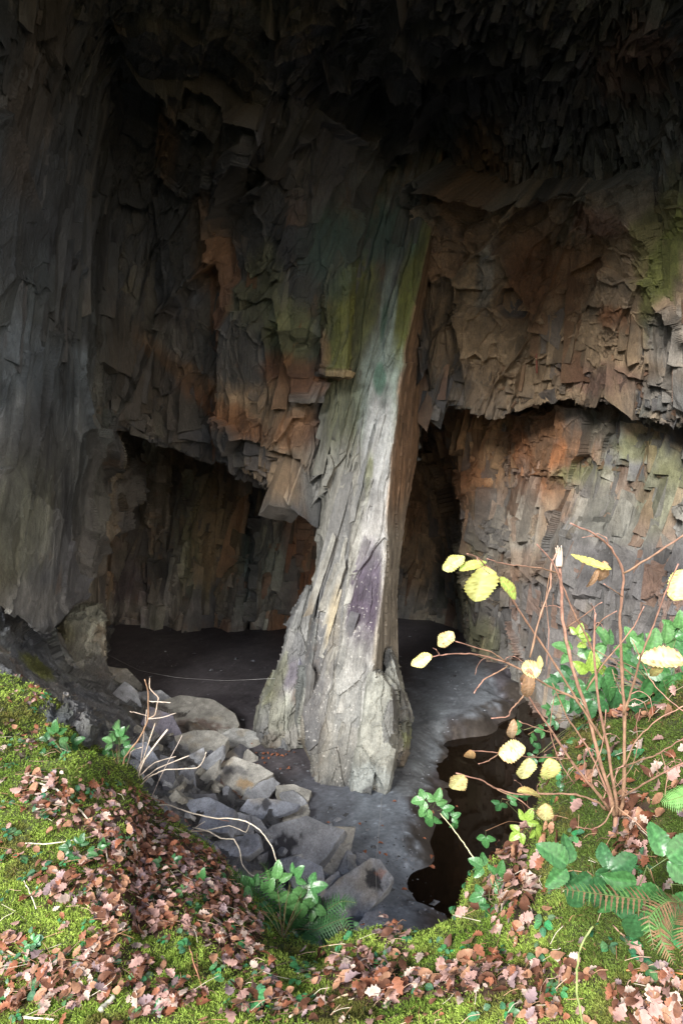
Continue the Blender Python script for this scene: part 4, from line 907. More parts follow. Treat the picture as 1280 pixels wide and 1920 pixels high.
def bramble(label, base, leaves, Yb, stems=True, name='bramble', group=None, sizep=1.0):
    """base (px, py); leaves (px, py, radius in px, heading deg [0 = up in the picture], variant, Y offset)"""
    h = bank_hit(*base); b0 = h[0] if h and abs(h[0].y - Yb) < 1.5 else Vector(at(base[0], base[1], Yb)); root = empty(name, b0); tag(root, label, 'bramble', group)
    parts = []
    for i, (px, py, rad, hd, v, dy) in enumerate(leaves):
        Y = Yb + dy; bh = bank_hit(px, py)
        if bh and bh[0].y < Y + .03: Y = bh[0].y - .05
        pos = Vector(at(px, py, Y)); sc = rad / FPX * Y * (1.9 if Yb < 1.5 else 1.65 if (px > 1030 and py < 1350) else 1.2)
        a = R(hd); direction = Vector((math.sin(a), random.uniform(-.25, .15), math.cos(a))); nrm_ = Vector((random.uniform(-.3, .3), -.75, .75 + random.uniform(-.2, .2)))
        Mx = facing(direction, nrm_); V, F, c = tri[v]
        if v in tri_me: o = tri_me[v].copy(); C.objects.link(o)
        else: o = mkq('leaf', V, F, M_green, None, c, True, (0, 0, 0)); tri_me[v] = o
        o.parent = root; o.matrix_local = Matrix.Translation(pos - b0) @ Mx.to_4x4() @ Matrix.Scale(sc, 4)
        tail = pos - direction.normalized() * sc * .42
        mid = (tail + b0) / 2 + Vector((random.uniform(-.02, .02), -.02, random.uniform(.0, .05)))
        parts.append(tube([b0, mid, tail], .0015, .0010, 5, seed=i) + (np.array([.16, .17, .07]) if i % 2 else np.array([.22, .12, .07]),))
    if stems:
        V, F, c = join(parts); mkq('stem', V, F, M_bark, root, c)
    return root
BR = [
 ('dense glossy bramble with many dark green leaves behind the hazel stems at the right edge', (1230, 1300), [(1068, 1222, 22, -60, 2, .1), (1100, 1240, 26, 40, 2, .1), (1130, 1262, 34, 160, 0, 0), (1160, 1285, 34, 190, 1, 0), (1187, 1215, 26, -20, 2, .1), (1215, 1225, 30, 20, 2, .05), (1245, 1210, 28, 10, 2, .1), (1262, 1198, 26, 60, 0, .1), (1225, 1270, 34, 150, 0, -.05), (1262, 1262, 36, 200, 0, -.1), (1180, 1250, 30, 60, 1, .05), (1250, 1300, 34, 170, 1, -.1), (1195, 1300, 30, 200, 1, 0), (1140, 1210, 26, -30, 2, .15), (1100, 1205, 16, -40, 6, .1), (1100, 1285, 28, 200, 0, .05), (1070, 1270, 24, -90, 1, .1), (1112, 1310, 26, 200, 1, 0), (1280, 1235, 34, 90, 0, -.1), (1290, 1290, 34, 120, 1, -.1), (1082, 1190, 14, 20, 6, .1), (1270, 1180, 22, 0, 2, .1), (1160, 1235, 30, 100, 0, .05), (1210, 1325, 26, 190, 1, 0), (1105, 1262, 26, 10, 6, .05), (1232, 1245, 30, 70, 1, 0)], 2.75),
 ('trailing bramble with small paired leaves hanging over the dark pool', (1090, 1350), [(1045, 1282, 18, -80, 1, 0), (1060, 1310, 18, -100, 0, 0), (1030, 1330, 15, -60, 0, 0), (1040, 1350, 18, -110, 1, 0), (1018, 1370, 15, -80, 0, 0), (975, 1365, 17, -60, 0, 0), (995, 1380, 14, 120, 0, 0), (1010, 1405, 15, -40, 1, 0), (1022, 1418, 17, 160, 0, 0), (1000, 1420, 15, -120, 1, 0), (1080, 1385, 20, 180, 0, 0), (1075, 1335, 18, 0, 1, 0)], 2.8),
 ('bramble leaves below the hazel hanging at the pool edge', (990, 1545), [(938, 1505, 18, 200, 1, 0), (955, 1500, 16, 60, 0, 0), (910, 1568, 20, 180, 0, 0), (1035, 1495, 19, 130, 0, 0), (1048, 1478, 17, 60, 1, 0), (1070, 1500, 14, 90, 0, 0), (985, 1490, 14, 180, 1, 0)], 2.55),
 ('yellowish green bramble sprig with three round leaflets under the hazel', (1000, 1570), [(985, 1540, 24, 20, 6, 0), (975, 1560, 22, -120, 6, -.05), (1003, 1555, 20, 150, 6, -.05)], 2.3),
 ('glossy bramble growing between bright moss and the leaf heap', (935, 1700), [(907, 1626, 27, -60, 0, 0), (932, 1640, 25, 20, 0, 0), (905, 1680, 25, -110, 0, -.02), (925, 1662, 22, 60, 0, 0), (945, 1690, 24, 140, 0, -.04), (920, 1700, 22, 200, 1, -.04)], 2.15),
 ('bramble sprig with pale leaves on a long bare stalk over the pool', (890, 1612), [(797, 1500, 24, -100, 2, .2), (815, 1505, 24, 20, 2, .2), (808, 1530, 24, 190, 0, .2), (828, 1518, 20, 70, 0, .2), (800, 1515, 22, -140, 2, .2), (846, 1532, 16, 60, 0, .2), (852, 1542, 14, 160, 0, .2)], 2.5),
 ('large leaved bramble in the near right corner of the bank', (1240, 1735), [(1066, 1625, 38, -50, 0, .05), (1112, 1638, 38, 170, 1, .05), (1140, 1635, 34, 60, 1, .05), (1160, 1665, 38, 160, 0, .03), (1090, 1655, 34, 200, 1, .05), (1200, 1655, 44, -160, 0, 0), (1245, 1612, 44, 60, 0, 0), (1250, 1695, 46, 150, 0, -.03), (1195, 1710, 36, -170, 1, 0), (1285, 1660, 40, 100, 1, 0)], 1.38),
 ('bramble with pale leaves over the fern at the lip of the bank', (530, 1760), [(468, 1690, 30, -90, 2, 0), (490, 1705, 30, 180, 0, 0), (520, 1650, 30, 0, 2, 0), (545, 1672, 34, 170, 2, -.03), (565, 1690, 34, 180, 2, -.05), (580, 1665, 30, 70, 0, 0), (500, 1675, 28, 20, 2, 0), (535, 1700, 30, 160, 0, -.03), (510, 1725, 26, 200, 1, 0), (558, 1725, 26, 170, 0, -.03), (585, 1700, 26, 110, 2, 0), (475, 1665, 26, -40, 0, 0), (552, 1645, 26, 30, 0, .02), (455, 1700, 26, -130, 2, 0), (605, 1745, 26, 100, 1, -.05), (575, 1750, 26, 190, 1, -.05)], 3.15),
 ('dark green bramble leaves under the mossy ledge on the left', (125, 1420), [(105, 1375, 22, 0, 0, 0), (90, 1390, 20, -80, 1, 0), (122, 1408, 26, 190, 0, -.02), (135, 1395, 22, 60, 0, 0), (85, 1412, 18, -120, 1, 0), (110, 1395, 22, 120, 2, -.02)], 4.35),
 ('small bramble at the outer end of the mossy ledge', (222, 1440), [(212, 1392, 18, -60, 2, 0), (225, 1382, 18, 20, 0, 0), (215, 1412, 20, 190, 0, 0), (232, 1402, 18, 90, 0, 0), (205, 1408, 16, -110, 0, 0), (225, 1425, 16, 160, 1, 0)], 4.3),
 ('low dark green bramble among the leaves in the left bank', (155, 1610), [(130, 1590, 17, -80, 1, 0), (150, 1582, 17, 20, 1, 0), (165, 1600, 17, 100, 0, 0), (140, 1605, 17, -160, 1, 0), (185, 1592, 14, 60, 0, 0), (195, 1585, 14, 0, 0, 0)], 3.0),
 ('round leaved bramble shoot on the slope of the left bank', (375, 1690), [(378, 1650, 20, 10, 0, 0), (362, 1668, 17, -80, 1, 0), (385, 1675, 18, 150, 1, 0), (342, 1672, 16, -100, 2, 0), (365, 1700, 16, 170, 1, 0), (325, 1615, 15, 60, 1, 0), (300, 1618, 13, -60, 0, 0)], 3.0),
]
for i, (lab, base, lv, Yb) in enumerate(BR): bramble(lab, base, lv, Yb, stems='sprig' not in lab or 'three' in lab, group='brambles on the bank')

# small creeping plants
def sprout(seed):
    r_ = random.Random(seed); out = []
    for k in range(r_.choice((3, 4, 5, 6))):
        V, F, c = leaflet((.05 * r_.uniform(.7, 1.8), .17 * r_.uniform(.8, 1.3), .075), seed * 9 + k, .85, .04, .5, 5, 7, 9, .2, .03)
        a = r_.uniform(0, 6.28); sc = r_.uniform(.6, 1); d0 = r_.uniform(.1, .8); ca, sa = math.cos(a), math.sin(a)
        V = V * sc + np.array([0, d0, r_.uniform(.1, .5)]); V = np.stack([V[:, 0] * ca + V[:, 1] * sa, -V[:, 0] * sa + V[:, 1] * ca, V[:, 2]], -1); out.append((V, F, c))
        out.append(tube([(0, 0, 0), (sa * d0 * .6, ca * d0 * .6, .25), (sa * d0, ca * d0, .3)], .02, .02, 4) + (np.array([.12, .16, .06]),))
    return join(out)
spr = [mkq('creeping_plant', *sprout(60 + i)[:2], M_green, None, sprout(60 + i)[2], True, (0, 0, 0)) for i in range(6)]
near_sp = [(745, 1765), (770, 1758), (820, 1772), (838, 1790), (745, 1800), (855, 1830), (845, 1815), (760, 1848), (795, 1858), (890, 1640), (1140, 1780), (905, 1905), (965, 1905), (575, 1890), (30, 1395), (20, 1440)]
used = 0
while used < 170:
    if used < len(near_sp): px, py = near_sp[used]
    else: px, py = random.uniform(-10, 1290), random.uniform(1260, 1915)
    h = bank_hit(px, py)
    if not h or (used >= len(near_sp) and (h[0].y < 1.5 or (px > 640 and random.random() < .6))):
        if used < len(near_sp): near_sp.pop(used)
        continue
    o = spr[used] if used < 6 else spr[used % 6].copy()
    if used >= 6: C.objects.link(o)
    sc = random.uniform(.016, .038) if px < 640 or used >= len(near_sp) else .026
    o.matrix_world = Matrix.Translation(h[0] + h[1] * .012) @ frame_from(h[1], random.uniform(0, 6.28), .2).to_4x4() @ Matrix.Scale(sc, 4)
    tag(o, 'tiny creeping plant with round green leaves in the moss and litter', 'plant', 'creeping plants on the bank'); used += 1

# ferns
def frond(path, L, s_, colr, seed, droop=.2, npin=22, browns=0.0, up=(0, -.5, .8)):
    P_ = smooth_path(path, 6); seg = np.linalg.norm(np.diff(P_, axis=0), axis=1); cum = np.concatenate([[0], np.cumsum(seg)]); tot = cum[-1]
    r_ = np.random.default_rng(seed); out = []
    Vt, Ft = tube(path, .0022 * s_, .0008 * s_, 5); out.append((Vt, Ft, np.array([.14, .17, .06])))
    upv = Vector(up).normalized()
    for i in range(npin):
        t = .12 + .87 * i / (npin - 1); q = np.array([np.interp(t * tot, cum, P_[:, k]) for k in range(3)]); q2 = np.array([np.interp(min(1, t + .04) * tot, cum, P_[:, k]) for k in range(3)])
        tg = Vector(q2 - q); tg = tg.normalized() if tg.length > 1e-6 else Vector(P_[-1] - P_[-3]).normalized()
        side = tg.cross(upv).normalized(); ll_ = L * (math.sin(math.pi * min(1, (t * .86 + .12))) ** .8) * r_.uniform(.88, 1.08) + .002
        for sg in (-1, 1):
            d = (side * sg + tg * .42).normalized(); nseg = 9
            tt = np.linspace(0, 1, nseg); wd = ll_ * .085 * (1 - tt ** 1.6) * (1 + .38 * np.where(np.arange(nseg) % 2 == 0, -1, 1)) + .0003
            cen = q[None] + np.array(d)[None] * (tt * ll_)[:, None] - np.array([0, 0, 1])[None] * (droop * ll_ * tt ** 2)[:, None]
            ac = np.array(tg)[None] * wd[:, None]
            V = np.concatenate([cen - ac, cen + np.array(upv) * -.0005, cen + ac]); F = [[a * nseg + j, a * nseg + j + 1, (a + 1) * nseg + j + 1, (a + 1) * nseg + j] for a in (0, 1) for j in range(nseg - 1)]
            c = np.array(colr) * r_.uniform(.75, 1.25)
            if r_.random() < browns: c = np.array([.20, .12, .06]) * r_.uniform(.7, 1.2)
            out.append((V, np.array(F), c))
    return join(out)
def fern(label, base, fronds, Yb, L, s_=1.0, colr=(.09, .22, .06), browns=0.0):
    h = bank_hit(*base); b0 = Vector(at(base[0], base[1], Yb)) if not h or abs(h[0].y - Yb) > .8 else h[0]
    root = empty('fern', b0); tag(root, label, 'fern', 'ferns on the bank')
    for i, fr in enumerate(fronds):
        pts = [at(px, py, Yb + dy) for (px, py, dy) in fr]
        V, F, c = frond(pts, L * random.uniform(.85, 1.1), s_, np.array(colr) * random.uniform(.75, 1.2), 100 + i, npin=24, browns=browns); mkq('frond', V, F, M_green, root, c)
    return root
fern('pale green fern frond at the left edge of the bank', (-20, 1420), [[(-30, 1425, 0), (10, 1398, -.1), (52, 1418, -.2)], [(-30, 1430, 0), (0, 1405, -.1), (25, 1440, -.2)]], 4.3, .085, colr=(.16, .30, .13))
fern('small fern tuft above the bramble at the outer end of the ledge', (228, 1420), [[(226, 1400, 0), (218, 1372, 0), (224, 1350, -.02)], [(226, 1400, 0), (232, 1375, 0), (243, 1360, -.05)], [(226, 1400, 0), (222, 1380, 0), (208, 1372, -.05)]], 4.35, .05, colr=(.12, .27, .10))
fern('large dark green fern spilling over the lip of the bank towards the fallen rocks', (540, 1790), [
    [(540, 1760, 0), (500, 1700, .05), (445, 1650, 0), (430, 1625, -.05)], [(540, 1760, 0), (520, 1690, .05), (500, 1630, .05), (488, 1618, 0)], [(540, 1760, 0), (500, 1720, 0), (450, 1690, -.05), (425, 1690, -.1)], [(540, 1760, 0), (560, 1690, .05), (590, 1640, .1)],
    [(545, 1765, 0), (590, 1720, .05), (640, 1690, .1), (668, 1693, .05)], [(545, 1765, 0), (600, 1740, 0), (645, 1722, 0), (662, 1750, -.05)], [(540, 1765, 0), (510, 1745, -.05), (480, 1750, -.1), (465, 1785, -.2)], [(545, 1770, 0), (560, 1760, -.05), (585, 1775, -.1), (600, 1790, -.15)], [(540, 1765, 0), (530, 1740, 0), (515, 1745, -.1), (505, 1790, -.2)]], 3.1, .078, colr=(.055, .15, .045))
fern('withered fern with brown and green fronds drooping in the near right corner', (1320, 1730), [
    [(1300, 1700, 0), (1230, 1690, -.02), (1150, 1680, -.03), (1040, 1665, -.04)], [(1260, 1705, -.02), (1235, 1730, -.05), (1240, 1765, -.08), (1262, 1805, -.1)], [(1300, 1700, 0), (1285, 1740, -.05), (1290, 1775, -.08), (1300, 1810, -.1)], [(1290, 1695, 0), (1250, 1690, -.04), (1215, 1720, -.07), (1225, 1780, -.1)]], 1.3, .028, .8, (.085, .17, .045), .6)
fern('fern frond poking in at the right edge above the big bramble leaves', (1310, 1500), [[(1330, 1480, 0), (1290, 1490, 0), (1240, 1505, 0)]], 1.7, .035, .8, (.15, .32, .09))

# ------------------------------------------------------------------ hazel shrub
HZ = [ # path of (px, py), radius px at base, at tip, Y base, Y tip
 ([(1150,1530),(1147,1504),(1122,1420),(1099,1331),(1073,1255),(1054,1162),(1052,1103),(1046,1032)], 8, 4.5, 1.95, 1.8),
 ([(1155,1530),(1155,1504),(1139,1407),(1122,1323),(1113,1230),(1115,1150)], 7, 3, 1.95, 1.7),
 ([(1113,1225),(1094,1184),(1077,1154),(1058,1108),(1035,1053),(1006,1021)], 3.6, 2, 1.75, 1.6),
 ([(1160,1530),(1168,1487),(1170,1340),(1164,1234),(1162,1150),(1168,1074),(1145,1027),(1111,1000),(1069,981)], 7, 2.2, 1.95, 1.6),
 ([(1168,1076),(1225,1040),(1285,1000),(1330,975)], 3.8, 2.8, 1.68, 1.55),
 ([(1168,1340),(1185,1289),(1196,1247),(1204,1222),(1225,1171),(1246,1112),(1271,1057)], 4.5, 2, 1.8, 1.55),
 ([(1099,1293),(1130,1245),(1158,1213),(1187,1175),(1206,1137)], 3.4, 1.8, 1.8, 1.7),
 ([(1135,1395),(1090,1327),(1044,1251),(1002,1188),(976,1150),(951,1108),(921,1070),(896,1046),(875,1038)], 4.6, 1.8, 1.9, 1.55),
 ([(1050,1076),(1015,1066),(976,1061),(940,1056),(912,1048)], 2.6, 1.5, 1.8, 1.6),
 ([(993,1232),(1010,1162),(1031,1099),(1033,1057),(1046,1032)], 3.6, 2.4, 1.75, 1.8),
 ([(1086,1314),(1027,1285),(959,1247),(909,1230),(879,1225),(841,1226),(810,1232)], 4, 1.8, 1.85, 1.6),
 ([(947,1240),(920,1222),(888,1213),(850,1201)], 2.4, 1.5, 1.72, 1.6),
 ([(951,1249),(930,1262),(909,1272),(895,1288),(888,1300)], 2.6, 2, 1.72, 1.6),
 ([(1140,1520),(1132,1504),(1077,1437),(1035,1373),(1006,1331),(976,1281)], 6, 2.2, 1.95, 1.75),
 ([(984,1302),(970,1318),(957,1331),(951,1344),(921,1347)], 2.8, 2, 1.78, 1.65),
 ([(1037,1375),(1006,1365),(972,1352)], 2, 1.4, 1.8, 1.7),
 ([(1135,1520),(1120,1504),(1077,1489),(1010,1489),(968,1489),(930,1479),(900,1462),(854,1449)], 4.2, 1.8, 1.9, 1.65),
 ([(931,1480),(970,1498),(1003,1522)], 2, 1.3, 1.72, 1.75),
 ([(1069,1424),(1030,1420),(993,1420),(934,1411),(879,1406)], 2.2, 1.4, 1.85, 1.65),
 ([(934,1414),(915,1426),(896,1432)], 2, 1.3, 1.7, 1.65),
 ([(1160,1440),(1200,1425),(1238,1411),(1290,1378)], 3, 2, 1.85, 1.6),
 ([(1160,1500),(1179,1487),(1225,1458),(1290,1425)], 4, 2.6, 1.9, 1.6),
 ([(1153,1500),(1153,1540),(1156,1575)], 9, 8, 1.95, 1.95),
 ([(1061,1177),(1095,1153),(1128,1129)], 2, 1.3, 1.8, 1.7),
 ([(1115,1180),(1130,1160),(1155,1146)], 2.2, 1.4, 1.72, 1.65),
 ([(1166,1119),(1148,1106),(1132,1095)], 2, 1.4, 1.7, 1.6),
 ([(1035,1281),(1060,1340),(1099,1399),(1136,1479),(1150,1530)], 2.2, 4, 1.8, 1.95),
 ([(1099,1331),(1085,1310),(1040,1300),(1030,1370),(1045,1420),(1075,1470)], 1.6, 1.6, 1.85, 1.9),
 ([(1185,1200),(1215,1270),(1250,1310),(1290,1340)], 1.6, 2, 1.75, 1.7),
 ([(1170,1437),(1190,1390),(1230,1350),(1290,1320)], 2.6, 1.6, 1.8, 1.7),
 ([(1130,1500),(1108,1470),(1112,1440),(1128,1400),(1135,1330)], 2.4, 1.6, 1.9, 1.85),
 ([(1150,1510),(1135,1540),(1110,1555),(1080,1550)], 3, 1.5, 1.9, 1.8),
 ([(1155,1512),(1190,1540),(1225,1575),(1250,1600)], 2.4, 1.6, 1.85, 1.7),
 ([(1033,1060),(1022,1120),(1028,1180),(1024,1250)], 1.4, 1.2, 1.8, 1.8),
 ([(1238,1411),(1250,1450),(1245,1492)], 1.5, 1.5, 1.7, 1.7),
 ([(1150,1480),(1182,1440),(1195,1400),(1192,1360),(1200,1330)], 1.6, 1.1, 1.85, 1.75),
]
hz0 = Vector(at(1153, 1568, 1.95)); hb = bank_hit(1153, 1568)
if hb: hz0 = hb[0].copy()
DYH = hz0.y - 1.95
hazel = empty('hazel_shrub', hz0); tag(hazel, 'leggy hazel shrub with bare reddish stems and a few yellow leaves at the right', 'shrub')
for i, (pth, r0, r1, Ya, Yb) in enumerate(HZ):
    Ys = np.linspace(Ya, Yb, len(pth)) + DYH
    pts = [at(p[0], p[1], y) for p, y in zip(pth, Ys)]
    V, F = tube(pts, r0 * Ya / FPX * .52, r1 * Yb / FPX * .60, 7, .0007, .32 if r1 < 2.6 else .14, i)
    t = np.linspace(0, 1, len(V))[:, None]; c = np.array([.27, .165, .10]) * (1 - t) + np.array([.36, .19, .145]) * t
    c = c * rng.uniform(.75, 1.25, (len(V), 1)); mkq('stem' if r0 > 3.5 else 'twig', V, F, M_bark, hazel, c)
rt = random.Random(5)
for k in range(34):
    i = rt.choice([0, 1, 3, 5, 7, 10, 13, 16, 18, 20, 21]); pth, r0, r1, Ya, Yb = HZ[i]; j = rt.randrange(len(pth) - 1); f_ = rt.random(); p0 = (pth[j][0] + (pth[j + 1][0] - pth[j][0]) * f_, pth[j][1] + (pth[j + 1][1] - pth[j][1]) * f_)
    y0 = Ya + (Yb - Ya) * (j + f_) / (len(pth) - 1) + DYH; a_ = rt.gauss(-1.57, 1.0); ln = rt.uniform(18, 60); kk = rt.uniform(-.6, .6)
    q = [p0] + [(p0[0] + math.cos(a_ + kk * m) * ln * m / 3, p0[1] + math.sin(a_ + kk * m) * ln * m / 3) for m in (1, 2, 3)]
    V, F = tube([at(x_, y_, y0 - .02 * m * rt.uniform(-1, 1)) for m, (x_, y_) in enumerate(q)], 1.0 * y0 / FPX, .5 * y0 / FPX, 5, .0005, .35, k + 200)
    mkq('twig', V, F, M_bark, hazel, np.array([.36, .20, .15]) * rng.uniform(.7, 1.2, (len(V), 1)))
# torn pale wood at the snapped tip of the middle stem
tp = [join([tube([at(1044 + k * 2.2, 1062, 1.8 + DYH), at(1043 + k * 3, 1040, 1.8 + DYH), at(1041 + k * 3.5, 1027 - 4 * (k % 2), 1.79 + DYH)], .005, .0012, 5, seed=k) + (np.array([.62, .50, .40]),) for k in range(4)])]
mkq('torn_wood', tp[0][0], tp[0][1], M_bark, hazel, tp[0][2])
YEL = (.72, .74, .27); YG = (.48, .66, .15); YW = (.78, .76, .36); BRN = (.42, .27, .17)
HL_ = [ # centre px, py, length px, width ratio, heading deg, colour, droop, tilt towards viewer
 (854,1053,46,.62,60,YEL,.2,.8), (890,1056,52,.46,65,YG,.3,.5), (899,1102,68,.98,190,YEL,.1,.95), (957,1107,56,.42,140,YG,.2,.6), (1098,1058,74,.28,-80,(.66,.62,.18),-.25,.5), (1131,1078,44,.55,175,(.60,.38,.24),.5,.6), (1112,1090,44,.30,195,(.50,.32,.2),.5,.5),
 (832,1202,40,.72,-140,YW,.3,.8), (786,1240,42,.60,-120,(.80,.68,.30),.15,.8), (1000,1253,40,.90,90,YW,.15,.9), (990,1296,66,.40,178,BRN,.5,.6), (986,1275,40,.55,190,(.45,.30,.22),.7,.6), (1272,1092,56,.80,20,YEL,.1,.9), (1232,1234,78,.60,-85,YW,.1,.55), (1262,1228,50,.45,80,YEL,.3,.6), (1228,1262,34,.6,200,(.40,.36,.14),.6,.5),
 (958,1378,54,.36,185,(.48,.34,.22),.6,.6), (964,1407,52,.80,80,YW,.1,.9), (984,1446,46,.86,-170,YW,.12,.9), (1030,1450,54,.74,175,(.70,.72,.26),.35,.8), (998,1482,50,.40,90,(.48,.42,.16),.5,.4), (856,1471,40,.98,-150,(.66,.62,.28),.25,.85), (881,1420,26,.9,180,(.42,.27,.13),.6,.7), (1022,1528,42,.80,175,(.72,.66,.30),.2,.85),
 (1012,1240,22,.6,10,(.6,.5,.2),.3,.7)]
for i, (px, py, ln, wr, hd, colr, dr, tl) in enumerate(HL_):
    V, F, c = leaflet(colr, 1300 + i, wr * 1.0, .07, .6, 6, 9, 22, dr, .03, (.42, .22, .10) if i % 2 or colr[0] < .6 else (.5, .45, .12))
    Y = 1.62 + .1 * (px - 900) / 350 + DYH; a = R(hd); direction = Vector((math.sin(a), .12, math.cos(a)))
    Mx = facing(direction, (random.uniform(-.3, .3), -tl, 1.05 - tl + .15)); sc = ln / FPX * Y * 1.0
    cen = Vector(at(px, py, Y)); pos = cen - Mx @ Vector((0, .5, 0)) * sc
    o = mkq('leaf', place(V, Mx, pos, sc), F, M_hazel, hazel, c)

# ------------------------------------------------------------------ bare twig clump on the left
TW = [([(221,1500),(223,1487),(227,1459),(234,1421),(262,1384),(278,1349),(278,1296),(272,1274)], 3.2, 1.6, (.33,.20,.12)), ([(278,1348),(291,1340),(297,1309),(281,1290),(281,1271)], 1.8, 1.2, (.45,.33,.24)), ([(278,1343),(262,1338),(244,1334)], 1.5, 1.1, (.5,.4,.32)), ([(278,1348),(305,1345),(331,1337)], 1.6, 1.2, (.55,.46,.38)), ([(280,1315),(300,1316),(320,1317)], 1.4, 1.4, (.55,.45,.36)),
 ([(248,1510),(250,1499),(259,1443),(269,1424),(291,1356)], 2.2, 1.6, (.5,.40,.30)), ([(250,1512),(253,1477),(272,1424),(314,1368)], 2.8, 2.6, (.6,.5,.40)), ([(250,1490),(262,1466),(297,1440),(355,1417)], 2.2, 1.6, (.58,.48,.38)), ([(247,1500),(250,1487),(281,1456),(312,1443),(369,1440),(381,1427),(387,1410)], 2.2, 1.3, (.6,.5,.4)), ([(285,1520),(281,1506),(300,1459),(342,1379)], 1.2, 1.0, (.5,.42,.36)),
 ([(230,1470),(231,1465),(246,1410),(268,1400)], 1.4, 1, (.45,.36,.28)), ([(262,1455),(290,1430),(330,1418)], 1.8, 1.2, (.58,.48,.38)), ([(270,1510),(262,1460),(268,1400),(275,1330)], 1.3, .9, (.5,.4,.32)), ([(240,1500),(232,1450),(238,1430)], 2, 1, (.4,.28,.18))]
h = bank_hit(238, 1480); b0 = Vector(at(240, 1495, 4.2)); YT = 4.2
tw = empty('bare_shrub', b0); tag(tw, 'clump of bare bleached twigs at the outer edge of the left bank', 'twigs')
for i, (pth, r0, r1, c) in enumerate(TW):
    Yv = YT + (np.arange(len(pth)) * .03 * (1 if i % 2 else -1)); V, F = tube([at(p[0], p[1], y) for p, y in zip(pth, Yv)], r0 * .66 * YT / FPX, r1 * .66 * YT / FPX, 6, .001, .15, i); mkq('twig', V, F, M_bark, tw, np.array(c) * rng.uniform(.8, 1.15, (len(V), 1)))

# ------------------------------------------------------------------ long stems, sticks, wires
def stick(label, pth, Ys, r0, r1, colr, name='stick', cat='stick', group=None, mat=None, lift=.012):
    pts = []
    for i, (px, py) in enumerate(pth):
        if Ys is None:
            h = bank_hit(px, py); 
            if not h: continue
            pts.append(h[0] + h[1] * lift)
        else: pts.append(Vector(at(px, py, Ys[0] + (Ys[1] - Ys[0]) * i / (len(pth) - 1))))
    if len(pts) < 2: return
    Y = pts[0].y; V, F = tube(pts, r0 * .8 * Y / FPX, r1 * .8 * Y / FPX, 6, .0008, .1, len(pth)); o = mkq(name, V, F, mat or M_bark, None, np.array(colr) * rng.uniform(.8, 1.2, (len(V), 1)), True, pts[0]); o.location = pts[0]
    return tag(o, label, cat, group)
PB = (.62, .54, .42); RB = (.32, .16, .09); DBR = (.14, .08, .05)
stick('longest bleached bramble stem arching over the fallen rocks', [(295,1509),(317,1509),(334,1516),(362,1525),(404,1534),(430,1534),(461,1540),(487,1556),(509,1586),(519,1615)], (4.0, 3.6), 1.7, 1.2, PB, 'bramble_cane', 'cane')
stick('pale stem curving down between the rocks and the fern', [(362,1551),(393,1560),(415,1572),(439,1574),(450,1597),(454,1621),(472,1641),(520,1650)], (3.9, 3.4), 1.6, 1.2, PB, 'bramble_cane', 'cane')
stick('short straight pale stem above the fern fronds', [(415,1660),(437,1661),(459,1665),(530,1667)], (3.5, 3.3), 1.5, 1.2, PB, 'bramble_cane', 'cane')
stick('thin upright dry stalk left of the fern', [(422,1636),(427,1665),(432,1700)], (3.4, 3.3), 1.1, 1.1, (.6,.46,.38), 'bramble_cane', 'cane')
stick('thin reddish stem trailing towards the purplish slab', [(250,1480),(300,1502),(370,1528),(430,1540)], (4.1, 3.9), .9, .6, RB, 'bramble_cane', 'cane')
stick('thin pale stem looping low over the dark slabs', [(330,1560),(380,1558),(430,1548),(461,1560),(468,1545)], (3.9, 3.8), .9, .7, PB, 'bramble_cane', 'cane')
stick('thin branched stem rising from the left bank edge', [(340,1590),(355,1560),(385,1540)], (3.9, 3.9), .9, .6, PB, 'bramble_cane', 'cane')
